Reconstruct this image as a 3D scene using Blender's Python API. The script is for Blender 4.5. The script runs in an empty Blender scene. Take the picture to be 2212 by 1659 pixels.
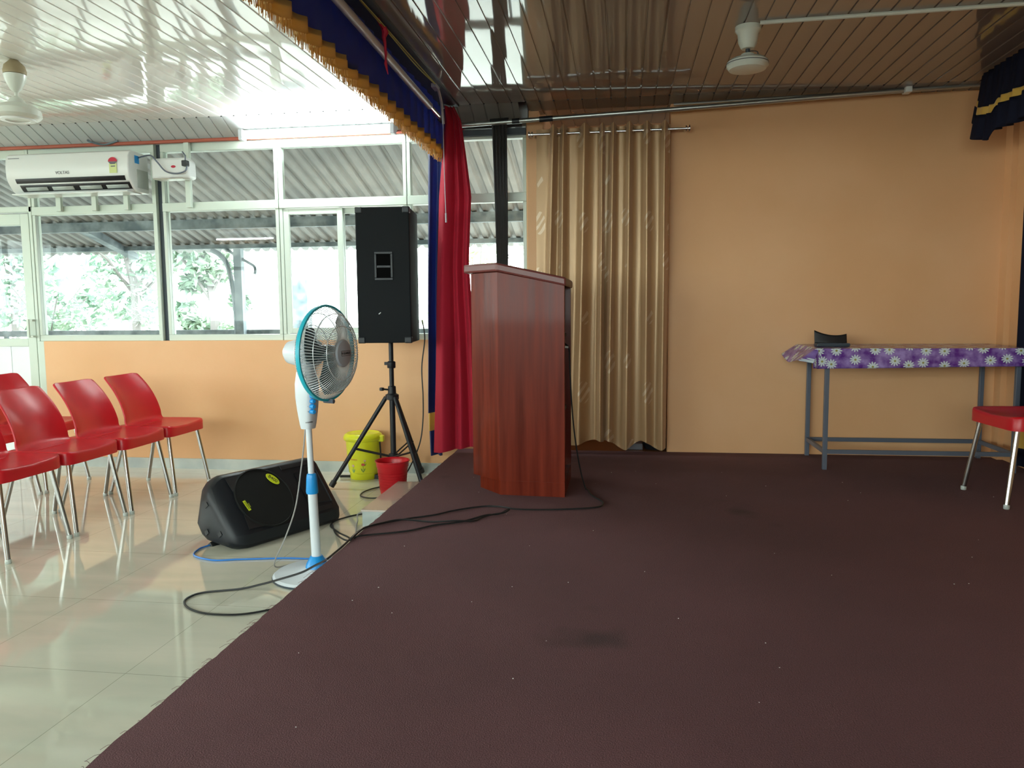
import bpy, bmesh, math, random
from math import sin, cos, pi, radians as R
from mathutils import Vector, Matrix, noise
random.seed(7)
S = bpy.context.scene
C = S.collection
FZ = -0.19          # hall floor; z = 0 is the top of the stage
CEIL = 2.36

# ------------------------------------------------------------------ camera
cd = bpy.data.cameras.new('camera'); cam = bpy.data.objects.new('camera', cd); C.objects.link(cam)
r_ = Vector((0.98990865, 0.1414096, -0.00917591)); u_ = Vector((-0.00453164, 0.0963094, 0.99534113)); f_ = Vector((-0.14163451, 0.98525521, -0.09597833))
m = Matrix((r_, u_, -f_)).transposed().to_4x4(); m.translation = Vector((0, 0, 1.0)); cam.matrix_world = m
cd.sensor_width = 36; cd.lens = 1680.5 / 2212 * 36; cd.clip_start = 0.02; cd.clip_end = 200
S.camera = cam
# ------------------------------------------------------------------ world, exposure, lights
w = bpy.data.worlds.new('sky'); S.world = w; w.use_nodes = True
bg = w.node_tree.nodes['Background']; bg.inputs[0].default_value = (0.93, 1.0, 0.98, 1); bg.inputs[1].default_value = 8.0
S.view_settings.view_transform = 'Standard'; S.view_settings.look = 'None'
S.view_settings.gamma = 1.0; S.view_settings.use_curve_mapping = False
S.view_settings.exposure = 0.65
S.cycles.use_denoising = True
S.cycles.max_bounces = 10; S.cycles.diffuse_bounces = 5; S.cycles.glossy_bounces = 5; S.cycles.transparent_max_bounces = 16
S.cycles.sample_clamp_indirect = 8.0
S.cycles.caustics_reflective = False; S.cycles.caustics_refractive = False
def portal(name, loc, sx, sy, rot):
    l = bpy.data.lights.new(name, 'AREA'); l.shape = 'RECTANGLE'; l.size = sx; l.size_y = sy; l.cycles.is_portal = True
    o = bpy.data.objects.new(name, l); C.objects.link(o); o.location = loc; o.rotation_euler = rot
portal('daylight_portal_front', (-3.8, 5.62, 1.5), 6.6, 1.5, (R(90), 0, pi))      # shines towards -y
portal('daylight_portal_back', (-4.12, -2.5, 1.5), 10.2, 1.5, (R(90), 0, 0))
portal('daylight_portal_side', (-9.6, 1.5, 1.5), 7.4, 1.5, (R(90), 0, -pi / 2))

# ------------------------------------------------------------------ materials
def mat(name, col, rough=0.5, metal=0.0, **k):
    m = bpy.data.materials.new(name); m.use_nodes = True
    p = m.node_tree.nodes['Principled BSDF']
    p.inputs['Base Color'].default_value = (*col, 1); p.inputs['Roughness'].default_value = rough; p.inputs['Metallic'].default_value = metal
    for a, b in k.items(): p.inputs[a.replace('_', ' ')].default_value = b
    return m
def nd(m, t, **k):
    n = m.node_tree.nodes.new(t)
    for a, b in k.items():
        if a.startswith('i_'):
            key = a[2:]; key = int(key) if key.isdigit() else key.replace('_', ' ')
            n.inputs[key].default_value = b
        else: setattr(n, a, b)
    return n
def lk(m, a, b): m.node_tree.links.new(a, b)
def P(m): return m.node_tree.nodes['Principled BSDF']
def vary(m, c1, c2, scale=3.0, detail=4, stretch=(1, 1, 1), lo=0.35, hi=0.65, coord='Object', rough=None):
    tc = nd(m, 'ShaderNodeTexCoord'); mp = nd(m, 'ShaderNodeMapping'); mp.inputs['Scale'].default_value = stretch
    lk(m, tc.outputs[coord], mp.inputs[0])
    n = nd(m, 'ShaderNodeTexNoise', i_Scale=scale, i_Detail=detail); lk(m, mp.outputs[0], n.inputs['Vector'])
    r = nd(m, 'ShaderNodeValToRGB'); r.color_ramp.elements[0].position = lo; r.color_ramp.elements[1].position = hi
    r.color_ramp.elements[0].color = (*c1, 1); r.color_ramp.elements[1].color = (*c2, 1)
    lk(m, n.outputs['Fac'], r.inputs[0]); lk(m, r.outputs[0], P(m).inputs['Base Color'])
    if rough:
        mr = nd(m, 'ShaderNodeMapRange'); mr.inputs[3].default_value = rough[0]; mr.inputs[4].default_value = rough[1]
        lk(m, n.outputs['Fac'], mr.inputs[0]); lk(m, mr.outputs[0], P(m).inputs['Roughness'])
    return mp, n
def bump(m, scale, strength, dist=0.01, stretch=(1, 1, 1), detail=3):
    tc = nd(m, 'ShaderNodeTexCoord'); mp = nd(m, 'ShaderNodeMapping'); mp.inputs['Scale'].default_value = stretch
    lk(m, tc.outputs['Object'], mp.inputs[0])
    n = nd(m, 'ShaderNodeTexNoise', i_Scale=scale, i_Detail=detail); lk(m, mp.outputs[0], n.inputs['Vector'])
    b = nd(m, 'ShaderNodeBump', i_Strength=strength, i_Distance=dist)
    lk(m, n.outputs['Fac'], b.inputs['Height']); lk(m, b.outputs[0], P(m).inputs['Normal'])
M = {}
M['wall'] = mat('orange_paint', (0.79, 0.425, 0.19), 0.55); vary(M['wall'], (0.74, 0.405, 0.19), (0.785, 0.45, 0.23), 1.3, 6); bump(M['wall'], 40, 0.15, 0.004)
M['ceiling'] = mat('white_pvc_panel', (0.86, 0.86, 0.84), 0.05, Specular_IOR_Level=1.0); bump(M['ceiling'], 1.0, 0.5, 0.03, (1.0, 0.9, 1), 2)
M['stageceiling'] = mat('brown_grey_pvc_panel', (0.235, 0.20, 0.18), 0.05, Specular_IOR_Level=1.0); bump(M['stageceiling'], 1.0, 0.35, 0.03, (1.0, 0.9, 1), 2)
M['stageband'] = mat('dull_brown_grey_pvc_panel', (0.16, 0.15, 0.14), 0.3)
M['band'] = mat('grey_pvc_panel', (0.55, 0.58, 0.58), 0.3)
M['frame'] = mat('pale_green_aluminium', (0.60, 0.68, 0.60), 0.35)
M['dark'] = mat('dark_rubber', (0.012, 0.013, 0.014), 0.5)
M['steelpost'] = mat('dark_steel', (0.04, 0.055, 0.07), 0.5)
M['rust'] = mat('red_oxide_paint', (0.42, 0.10, 0.06), 0.5)
M['chrome'] = mat('chrome', (0.75, 0.76, 0.76), 0.16, 1.0)
M['legsteel'] = mat('dull_steel', (0.42, 0.42, 0.41), 0.24, 1.0)
M['zinc'] = mat('galvanised_pipe', (0.45, 0.48, 0.46), 0.33, 0.9)
M['greypaint'] = mat('grey_painted_steel', (0.10, 0.12, 0.16), 0.4)
M['red'] = mat('red_plastic', (0.56, 0.008, 0.018), 0.33); bump(M['red'], 300, 0.05, 0.001)
M['black'] = mat('black_carpet_cover', (0.010, 0.012, 0.014), 0.85, Specular_IOR_Level=0.2)
M['handleshade'] = mat('matt_black', (0.003, 0.003, 0.003), 1.0, Specular_IOR_Level=0.05)  # black that stands in for shade inside the speaker handle
M['blackplastic'] = mat('black_moulded_plastic', (0.010, 0.012, 0.016), 0.40, Specular_IOR_Level=0.35); bump(M['blackplastic'], 500, 0.1, 0.001)
M['grille'] = mat('black_perforated_grille', (0.008, 0.009, 0.009), 0.7, Specular_IOR_Level=0.2)
M['badge'] = mat('yellow_green_badge', (0.62, 0.72, 0.02), 0.4)
M['ink'] = mat('black_ink', (0.01, 0.01, 0.012), 0.5)
M['greyink'] = mat('grey_ink', (0.12, 0.12, 0.14), 0.5)
M['white'] = mat('white_plastic', (0.74, 0.77, 0.76), 0.3)
M['fanwhite'] = mat('pale_grey_plastic', (0.66, 0.71, 0.76), 0.3)
M['fanhub'] = mat('grey_hub_plastic', (0.36, 0.40, 0.45), 0.35)
M['ceilfan'] = mat('old_white_enamel', (0.62, 0.66, 0.60), 0.3)
M['fanrust'] = mat('rusty_enamel', (0.30, 0.24, 0.14), 0.6)
M['blue'] = mat('blue_plastic', (0.01, 0.28, 0.70), 0.35)
M['turq'] = mat('turquoise_plastic', (0.01, 0.40, 0.52), 0.35)
M['wire'] = mat('silver_wire', (0.62, 0.66, 0.68), 0.35, 0.3)
M['blade'] = mat('smoky_green_blade', (0.05, 0.09, 0.10), 0.25, Transmission_Weight=0.35)
M['yellow'] = mat('yellow_green_plastic', (0.68, 0.70, 0.02), 0.3)
M['gold'] = mat('gold_cloth', (0.62, 0.36, 0.05), 0.5, Sheen_Weight=0.3)
M['fringe'] = mat('gold_fringe', (0.72, 0.47, 0.17), 0.7)
M['navy'] = mat('navy_satin', (0.007, 0.014, 0.10), 0.5, Sheen_Weight=0.1)
M['navydark'] = mat('dark_navy_cloth', (0.004, 0.005, 0.016), 0.8, Specular_IOR_Level=0.2)
M['crimson'] = mat('crimson_cloth', (0.40, 0.004, 0.026), 0.8, Sheen_Weight=0.05)
M['paper'] = mat('yellow_paper', (0.62, 0.70, 0.30), 0.6)
M['tape'] = mat('black_tape', (0.006, 0.010, 0.016), 0.4)
M['bluecable'] = mat('blue_cable', (0.03, 0.20, 0.62), 0.4)
M['greycable'] = mat('grey_cable', (0.30, 0.29, 0.28), 0.5)
M['rope'] = mat('yellow_rope', (0.55, 0.55, 0.16), 0.7)
M['redrope'] = mat('red_ribbon', (0.50, 0.01, 0.04), 0.6)
M['pole'] = mat('brushed_curtain_pole', (0.50, 0.50, 0.56), 0.35, 0.3)
M['doorpanel'] = mat('white_door_panel', (0.80, 0.84, 0.86), 0.35)
M['shelfwood'] = mat('dark_plywood', (0.035, 0.020, 0.014), 0.6)
M['skirt'] = mat('grey_skirting_tile', (0.42, 0.47, 0.45), 0.2); vary(M['skirt'], (0.38, 0.43, 0.42), (0.50, 0.54, 0.50), 5)
M['steptile'] = mat('pinkish_polished_tile', (0.50, 0.42, 0.36), 0.08)
M['lobbytile'] = mat('brown_polished_floor', (0.30, 0.12, 0.05), 0.12)
M['concrete'] = mat('outdoor_concrete', (0.36, 0.36, 0.34), 0.8)
M['sheet'] = mat('weathered_roof_sheet', (0.55, 0.56, 0.56), 0.5); vary(M['sheet'], (0.145, 0.155, 0.16), (0.26, 0.26, 0.25), 2.0, 4, (1, 1, 1), 0.3, 0.7)
M['purlin'] = mat('weathered_steel', (0.10, 0.15, 0.17), 0.6); vary(M['purlin'], (0.06, 0.09, 0.11), (0.22, 0.27, 0.30), 6)
M['bark'] = mat('bark', (0.22, 0.20, 0.20), 0.9)
for i, (c1, c2) in enumerate([((0.16, 0.26, 0.19), (0.42, 0.52, 0.40)), ((0.22, 0.33, 0.27), (0.50, 0.60, 0.50)), ((0.28, 0.38, 0.18), (0.50, 0.60, 0.32))]):  # leaf tones lightened to carry the hazy, overexposed daylight
    M['leaf%d' % i] = mat('green_leaves', c1, 0.6); vary(M['leaf%d' % i], c1, c2, 2.0, 3)

def translucent(m, col, fac):
    t = nd(m, 'ShaderNodeBsdfTranslucent'); t.inputs[0].default_value = (*col, 1); x = nd(m, 'ShaderNodeMixShader'); x.inputs[0].default_value = fac
    o = m.node_tree.nodes['Material Output']; lk(m, P(m).outputs[0], x.inputs[1]); lk(m, t.outputs[0], x.inputs[2]); lk(m, x.outputs[0], o.inputs[0])
translucent(M['navy'], (0.02, 0.05, 0.50), 0.05); translucent(M['crimson'], (0.6, 0.005, 0.03), 0.06); translucent(M['fringe'], (0.75, 0.48, 0.16), 0.45)
def emit(name, col, s):
    m = bpy.data.materials.new(name); m.use_nodes = True; nt = m.node_tree; nt.nodes.clear()
    e = nt.nodes.new('ShaderNodeEmission'); e.inputs[0].default_value = (*col, 1); e.inputs[1].default_value = s
    o = nt.nodes.new('ShaderNodeOutputMaterial'); nt.links.new(e.outputs[0], o.inputs[0]); return m
M['tube'] = emit('lit_tube', (0.90, 1.0, 0.98), 85.0)

def glass():
    m = bpy.data.materials.new('window_glass'); m.use_nodes = True; nt = m.node_tree; nt.nodes.clear()
    t = nt.nodes.new('ShaderNodeBsdfTransparent'); t.inputs[0].default_value = (0.93, 0.97, 0.96, 1)
    g = nt.nodes.new('ShaderNodeBsdfGlossy'); g.inputs['Roughness'].default_value = 0.01
    f = nt.nodes.new('ShaderNodeFresnel'); f.inputs[0].default_value = 1.25
    x = nt.nodes.new('ShaderNodeMixShader'); o = nt.nodes.new('ShaderNodeOutputMaterial')
    nt.links.new(f.outputs[0], x.inputs[0]); nt.links.new(t.outputs[0], x.inputs[1]); nt.links.new(g.outputs[0], x.inputs[2]); nt.links.new(x.outputs[0], o.inputs[0])
    return m
M['glass'] = glass()

# hall floor: polished tiles with faint veins and thin joints
m = M['floor'] = mat('polished_hall_tile', (0.5, 0.5, 0.42), 0.05, Specular_IOR_Level=0.75)
tc = nd(m, 'ShaderNodeTexCoord'); mp = nd(m, 'ShaderNodeMapping'); mp.inputs['Scale'].default_value = (0.7, 2.4, 1); mp.inputs['Rotation'].default_value = (0, 0, 0.35)
lk(m, tc.outputs['Object'], mp.inputs[0]); n = nd(m, 'ShaderNodeTexNoise', i_Scale=2.2, i_Detail=6, i_Distortion=0.6); lk(m, mp.outputs[0], n.inputs['Vector'])
rp = nd(m, 'ShaderNodeValToRGB'); rp.color_ramp.elements[0].position = 0.3; rp.color_ramp.elements[1].position = 0.72
rp.color_ramp.elements[0].color = (0.55, 0.55, 0.45, 1); rp.color_ramp.elements[1].color = (0.68, 0.64, 0.53, 1)
lk(m, n.outputs['Fac'], rp.inputs[0])
bk = nd(m, 'ShaderNodeTexBrick', offset=0.0, squash=1.0); bk.inputs['Scale'].default_value = 1.0; bk.inputs['Brick Width'].default_value = 0.6; bk.inputs['Row Height'].default_value = 0.6
bk.inputs['Mortar Size'].default_value = 0.0012; bk.inputs['Mortar Smooth'].default_value = 0.0; bk.inputs['Color1'].default_value = (1, 1, 1, 1); bk.inputs['Color2'].default_value = (1, 1, 1, 1); bk.inputs['Mortar'].default_value = (0.55, 0.55, 0.52, 1)
mp2 = nd(m, 'ShaderNodeMapping'); mp2.inputs['Location'].default_value = (1.628 + 12, -2.265 + 12, 0); lk(m, tc.outputs['Object'], mp2.inputs[0]); lk(m, mp2.outputs[0], bk.inputs['Vector'])
mx = nd(m, 'ShaderNodeMix', data_type='RGBA', blend_type='MULTIPLY'); mx.inputs['Factor'].default_value = 1; lk(m, rp.outputs[0], mx.inputs['A']); lk(m, bk.outputs['Color'], mx.inputs['B'])
lk(m, mx.outputs['Result'], P(m).inputs['Base Color'])

# stage carpet: ribbed dark maroon, dark stains, tiny lint
m = M['carpet'] = mat('maroon_carpet', (0.05, 0.02, 0.022), 0.95)
tc = nd(m, 'ShaderNodeTexCoord')
n1 = nd(m, 'ShaderNodeTexNoise', i_Scale=1.1, i_Detail=5); lk(m, tc.outputs['Object'], n1.inputs['Vector'])
r1 = nd(m, 'ShaderNodeValToRGB'); r1.color_ramp.elements[0].position = 0.3; r1.color_ramp.elements[1].position = 0.7
r1.color_ramp.elements[0].color = (0.108, 0.047, 0.054, 1); r1.color_ramp.elements[1].color = (0.140, 0.060, 0.069, 1); lk(m, n1.outputs['Fac'], r1.inputs[0])
n2 = nd(m, 'ShaderNodeTexNoise', i_Scale=1.7, i_Detail=3); mpn = nd(m, 'ShaderNodeMapping'); mpn.inputs['Location'].default_value = (3.3, 1.7, 0.2); lk(m, tc.outputs['Object'], mpn.inputs[0]); lk(m, mpn.outputs[0], n2.inputs['Vector'])
r2 = nd(m, 'ShaderNodeValToRGB'); r2.color_ramp.elements[0].position = 0.66; r2.color_ramp.elements[1].position = 0.74; r2.color_ramp.elements[0].color = (1, 1, 1, 1); r2.color_ramp.elements[1].color = (0.55, 0.62, 0.6, 1)
lk(m, n2.outputs['Fac'], r2.inputs[0])
n3 = nd(m, 'ShaderNodeTexNoise', i_Scale=260, i_Detail=2); lk(m, tc.outputs['Object'], n3.inputs['Vector'])
r3 = nd(m, 'ShaderNodeValToRGB'); r3.color_ramp.elements[0].position = 0.2; r3.color_ramp.elements[1].position = 0.8; r3.color_ramp.elements[0].color = (0.6, 0.6, 0.6, 1); r3.color_ramp.elements[1].color = (1.35, 1.3, 1.3, 1); lk(m, n3.outputs['Fac'], r3.inputs[0])
ma = nd(m, 'ShaderNodeMix', data_type='RGBA', blend_type='MULTIPLY'); ma.inputs['Factor'].default_value = 1; lk(m, r1.outputs[0], ma.inputs['A']); lk(m, r2.outputs[0], ma.inputs['B'])
mb = nd(m, 'ShaderNodeMix', data_type='RGBA', blend_type='MULTIPLY'); mb.inputs['Factor'].default_value = 1; lk(m, ma.outputs['Result'], mb.inputs['A']); lk(m, r3.outputs[0], mb.inputs['B'])
lk(m, mb.outputs['Result'], P(m).inputs['Base Color'])
bp = nd(m, 'ShaderNodeBump', i_Strength=0.6, i_Distance=0.004); lk(m, n3.outputs['Fac'], bp.inputs['Height']); lk(m, bp.outputs[0], P(m).inputs['Normal'])

# varnished lectern wood
m = M['wood'] = mat('varnished_red_wood', (0.16, 0.03, 0.015), 0.28, Coat_Weight=0.08, Coat_Roughness=0.08, Specular_IOR_Level=0.14)
vary(m, (0.090, 0.010, 0.004), (0.175, 0.022, 0.008), 3.0, 6, (9, 9, 0.5), 0.3, 0.7, rough=(0.22, 0.45)); bump(m, 4, 0.25, 0.006, (6, 6, 0.8))
M['woodtop'] = mat('dull_red_laminate', (0.14, 0.035, 0.03), 0.38); bump(M['woodtop'], 30, 0.1, 0.002)

# gold eyelet curtain with woven lighter motifs
m = M['satin'] = mat('gold_satin', (0.45, 0.27, 0.13), 0.36, 0.25, Sheen_Weight=0.2)
tc = nd(m, 'ShaderNodeTexCoord'); sp = nd(m, 'ShaderNodeSeparateXYZ'); lk(m, tc.outputs['UV'], sp.inputs[0])
wv = nd(m, 'ShaderNodeTexWave', wave_type='BANDS', bands_direction='DIAGONAL', i_Scale=9.0, i_Distortion=2.5, i_Detail=1.0); lk(m, tc.outputs['UV'], wv.inputs['Vector'])
vo = nd(m, 'ShaderNodeTexVoronoi', i_Scale=1.0, i_Randomness=0.45); mpv = nd(m, 'ShaderNodeMapping'); mpv.inputs['Scale'].default_value = (5.2, 3.4, 1); lk(m, tc.outputs['UV'], mpv.inputs[0]); lk(m, mpv.outputs[0], vo.inputs['Vector'])
ls = nd(m, 'ShaderNodeMath', operation='LESS_THAN'); ls.inputs[1].default_value = 0.27; lk(m, vo.outputs['Distance'], ls.inputs[0])
gt = nd(m, 'ShaderNodeMath', operation='GREATER_THAN'); gt.inputs[1].default_value = 0.55; lk(m, wv.outputs['Fac'], gt.inputs[0])
mu = nd(m, 'ShaderNodeMath', operation='MULTIPLY'); lk(m, ls.outputs[0], mu.inputs[0]); lk(m, gt.outputs[0], mu.inputs[1])
mc = nd(m, 'ShaderNodeMix', data_type='RGBA'); mc.inputs['A'].default_value = (0.47, 0.295, 0.150, 1); mc.inputs['B'].default_value = (0.62, 0.47, 0.32, 1); lk(m, mu.outputs[0], mc.inputs['Factor']); lk(m, mc.outputs['Result'], P(m).inputs['Base Color'])
bump(m, 350, 0.12, 0.001)

# purple vinyl cloth with daisies (UV in metres)
m = M['cloth'] = mat('purple_daisy_vinyl', (0.2, 0.05, 0.4), 0.22)
tc = nd(m, 'ShaderNodeTexCoord'); n = nd(m, 'ShaderNodeTexNoise', i_Scale=17, i_Detail=4); lk(m, tc.outputs['UV'], n.inputs['Vector'])
rp = nd(m, 'ShaderNodeValToRGB'); rp.color_ramp.elements[0].position = 0.36; rp.color_ramp.elements[1].position = 0.66
rp.color_ramp.elements[0].color = (0.10, 0.02, 0.24, 1); rp.color_ramp.elements[1].color = (0.34, 0.24, 0.58, 1); lk(m, n.outputs['Fac'], rp.inputs[0])
vo = nd(m, 'ShaderNodeTexVoronoi', voronoi_dimensions='2D', i_Scale=9.6, i_Randomness=0.55); lk(m, tc.outputs['UV'], vo.inputs['Vector'])
sc = nd(m, 'ShaderNodeVectorMath', operation='SCALE'); sc.inputs['Scale'].default_value = 9.6; lk(m, tc.outputs['UV'], sc.inputs[0])
sc2 = nd(m, 'ShaderNodeVectorMath', operation='SCALE'); sc2.inputs['Scale'].default_value = 9.6; lk(m, vo.outputs['Position'], sc2.inputs[0])
sb = nd(m, 'ShaderNodeVectorMath', operation='SUBTRACT'); lk(m, sc.outputs[0], sb.inputs[0]); lk(m, sc2.outputs[0], sb.inputs[1])
s2 = nd(m, 'ShaderNodeSeparateXYZ'); lk(m, sb.outputs[0], s2.inputs[0])
at = nd(m, 'ShaderNodeMath', operation='ARCTAN2'); lk(m, s2.outputs[1], at.inputs[0]); lk(m, s2.outputs[0], at.inputs[1])
ml = nd(m, 'ShaderNodeMath', operation='MULTIPLY'); ml.inputs[1].default_value = 5.5; lk(m, at.outputs[0], ml.inputs[0])
cs = nd(m, 'ShaderNodeMath', operation='COSINE'); lk(m, ml.outputs[0], cs.inputs[0]); ab = nd(m, 'ShaderNodeMath', operation='ABSOLUTE'); lk(m, cs.outputs[0], ab.inputs[0])
rr = nd(m, 'ShaderNodeMath', operation='MULTIPLY_ADD'); rr.inputs[1].default_value = 0.20; rr.inputs[2].default_value = 0.12; lk(m, ab.outputs[0], rr.inputs[0])
ln = nd(m, 'ShaderNodeVectorMath', operation='LENGTH'); lk(m, sb.outputs[0], ln.inputs[0])
lt = nd(m, 'ShaderNodeMath', operation='LESS_THAN'); lk(m, ln.outputs['Value'], lt.inputs[0]); lk(m, rr.outputs[0], lt.inputs[1])
ct = nd(m, 'ShaderNodeMath', operation='LESS_THAN'); ct.inputs[1].default_value = 0.065; lk(m, ln.outputs['Value'], ct.inputs[0])
m1 = nd(m, 'ShaderNodeMix', data_type='RGBA'); lk(m, lt.outputs[0], m1.inputs['Factor']); lk(m, rp.outputs[0], m1.inputs['A']); m1.inputs['B'].default_value = (0.62, 0.72, 0.74, 1)
m2 = nd(m, 'ShaderNodeMix', data_type='RGBA'); lk(m, ct.outputs[0], m2.inputs['Factor']); lk(m, m1.outputs['Result'], m2.inputs['A']); m2.inputs['B'].default_value = (0.30, 0.30, 0.10, 1)
lk(m, m2.outputs['Result'], P(m).inputs['Base Color'])

# ------------------------------------------------------------------ mesh helpers
class B:
    def __init__(s): s.v = []; s.f = []; s.mi = []; s.uv = {}; s.m = 0
    def add(s, vs, fs, uvs=None):
        o = len(s.v); s.v += [tuple(v) for v in vs]
        for k, f in enumerate(fs):
            s.f.append([i + o for i in f]); s.mi.append(s.m)
            if uvs: s.uv[len(s.f) - 1] = [uvs[i] for i in f]
        return s
    def box(s, x0, x1, y0, y1, z0, z1, mx=None):
        v = [Vector((x, y, z)) for z in (z0, z1) for y in (y0, y1) for x in (x0, x1)]
        if mx: v = [mx @ p for p in v]
        return s.add(v, [(0, 2, 3, 1), (4, 5, 7, 6), (0, 1, 5, 4), (2, 6, 7, 3), (0, 4, 6, 2), (1, 3, 7, 5)])
    def prism(s, pts, axis, a, b, mx=None):     # polygon (p,q) extruded along axis from a to b
        def mk(p, t):
            q = {'x': (t, p[0], p[1]), 'y': (p[0], t, p[1]), 'z': (p[0], p[1], t)}[axis]
            return mx @ Vector(q) if mx else q
        n = len(pts); v = [mk(p, a) for p in pts] + [mk(p, b) for p in pts]
        return s.add(v, [tuple(range(n)), tuple(range(2 * n - 1, n - 1, -1))] + [(i, i + n, (i + 1) % n + n, (i + 1) % n) for i in range(n)])
    def tube(s, pts, r, n=8, closed=False, flat=None):
        pts = [Vector(p) for p in pts]; N = len(pts); vs = []; fs = []
        rs = r if isinstance(r, (list, tuple)) else [r] * N
        prev = None
        for i, p in enumerate(pts):
            a = pts[(i - 1) % N] if (closed or i > 0) else p; b = pts[(i + 1) % N] if (closed or i < N - 1) else p
            t = (b - a).normalized()
            if prev is None:
                up = Vector((0, 0, 1)) if abs(t.z) < 0.9 else Vector((1, 0, 0)); x = t.cross(up).normalized()
            else: x = (prev - t * prev.dot(t)).normalized()
            prev = x; y = t.cross(x)
            for k in range(n):
                q = 2 * pi * k / n; vs.append(p + (x * cos(q) + y * sin(q)) * rs[i])
        L = N if closed else N - 1
        for i in range(L):
            for k in range(n):
                a = i * n + k; b = i * n + (k + 1) % n; c = ((i + 1) % N) * n + (k + 1) % n; d = ((i + 1) % N) * n + k
                fs.append((a, b, c, d))
        if not closed: fs.append(tuple(range(n - 1, -1, -1))); fs.append(tuple((N - 1) * n + k for k in range(n)))
        return s.add(vs, fs)
    def lathe(s, prof, mx=None, n=32, cx=0, cy=0, close=True):
        vs = []; fs = []; K = len(prof)
        for r, z in prof:
            for k in range(n):
                q = 2 * pi * k / n; p = Vector((cx + r * cos(q), cy + r * sin(q), z)); vs.append(mx @ p if mx else p)
        for i in range(K - 1):
            for k in range(n):
                fs.append((i * n + k, i * n + (k + 1) % n, (i + 1) * n + (k + 1) % n, (i + 1) * n + k))
        if close: fs.append(tuple(range(n - 1, -1, -1))); fs.append(tuple((K - 1) * n + k for k in range(n)))
        return s.add(vs, fs)
    def grid(s, fn, nu, nv, uvfn=None):
        vs = [fn(i / nu, j / nv) for j in range(nv + 1) for i in range(nu + 1)]
        uv = [uvfn(i / nu, j / nv) for j in range(nv + 1) for i in range(nu + 1)] if uvfn else None
        fs = [(j * (nu + 1) + i, j * (nu + 1) + i + 1, (j + 1) * (nu + 1) + i + 1, (j + 1) * (nu + 1) + i) for j in range(nv) for i in range(nu)]
        return s.add(vs, fs, uv)
def spline(pts, n=8):
    P_ = [Vector(p) for p in pts]; out = []
    for i in range(len(P_) - 1):
        p0 = P_[max(i - 1, 0)]; p1 = P_[i]; p2 = P_[i + 1]; p3 = P_[min(i + 2, len(P_) - 1)]
        for k in range(n):
            t = k / n
            out.append(0.5 * ((2 * p1) + (p2 - p0) * t + (2 * p0 - 5 * p1 + 4 * p2 - p3) * t * t + (3 * p1 - p0 - 3 * p2 + p3) * t ** 3))
    out.append(P_[-1]); return out
def obj(name, b, mats, parent=None, smooth=True, bevel=0, solid=0, sub=0, world=True, angle=35):
    me = bpy.data.meshes.new(name); me.from_pydata(b.v, [], b.f)
    if not isinstance(mats, (list, tuple)): mats = [mats]
    for q in mats: me.materials.append(M[q] if isinstance(q, str) else q)
    me.polygons.foreach_set('material_index', b.mi)
    if b.uv:
        l = me.uv_layers.new(name='UVMap')
        for p in me.polygons:
            u = b.uv.get(p.index)
            if u:
                for k, li in enumerate(p.loop_indices): l.data[li].uv = u[k]
    me.validate(); me.update()
    bm = bmesh.new(); bm.from_mesh(me); bmesh.ops.recalc_face_normals(bm, faces=bm.faces); bm.to_mesh(me); bm.free()
    if smooth:
        me.polygons.foreach_set('use_smooth', [True] * len(me.polygons)); me.set_sharp_from_angle(angle=R(angle))
    o = bpy.data.objects.new(name, me); C.objects.link(o)
    if parent:
        o.parent = parent
        if world:
            root = parent
            while root.parent: root = root.parent
            if parent.type == 'EMPTY': o.matrix_parent_inverse = parent.matrix_basis.inverted()
            else: o.matrix_parent_inverse = Matrix()
    if solid: md = o.modifiers.new('solidify', 'SOLIDIFY'); md.thickness = solid; md.offset = 0
    if bevel: md = o.modifiers.new('bevel', 'BEVEL'); md.width = bevel; md.segments = 2; md.limit_method = 'ANGLE'; md.angle_limit = R(40)
    if sub: md = o.modifiers.new('subsurf', 'SUBSURF'); md.levels = sub; md.render_levels = sub
    return o
def tag(o, label, cat, group=None, kind=None):
    o['label'] = label; o['category'] = cat
    if group: o['group'] = group
    if kind: o['kind'] = kind
    return o
def thing(name, label, cat, loc=(0, 0, 0), rz=0, group=None):
    o = bpy.data.objects.new(name, None); C.objects.link(o); o.location = loc; o.rotation_euler = (0, 0, rz); o.empty_display_size = 0.05
    return tag(o, label, cat, group)
def struct(name, b, mats, parent=None, label=None, **k):
    o = obj(name, b, mats, parent, **k); o['kind'] = 'structure'
    if label: o['label'] = label
    return o
def text(name, s, size, mx, material, parent, depth=0.0006, wrap=None, align='CENTER'):
    cu = bpy.data.curves.new(name, 'FONT'); cu.body = s; cu.size = size; cu.extrude = depth; cu.align_x = align; cu.align_y = 'CENTER'
    t = bpy.data.objects.new(name, cu); C.objects.link(t); dg = bpy.context.evaluated_depsgraph_get(); dg.update()
    me = bpy.data.meshes.new_from_object(t.evaluated_get(dg)); bpy.data.objects.remove(t); bpy.data.curves.remove(cu)
    for v in me.vertices: v.co = wrap(v.co) if wrap else mx @ v.co
    me.materials.clear(); me.materials.append(M[material]); o = bpy.data.objects.new(name, me); C.objects.link(o)
    if parent:
        o.parent = parent
        if parent.type == 'EMPTY': o.matrix_parent_inverse = parent.matrix_basis.inverted()
    return o
def frame_mx(loc, xdir, ydir):      # local x,y -> world dirs, z = normal
    x = Vector(xdir).normalized(); z = x.cross(Vector(ydir)).normalized(); y = z.cross(x)
    mm = Matrix((x, y, z)).transposed().to_4x4(); mm.translation = Vector(loc); return mm

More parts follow.
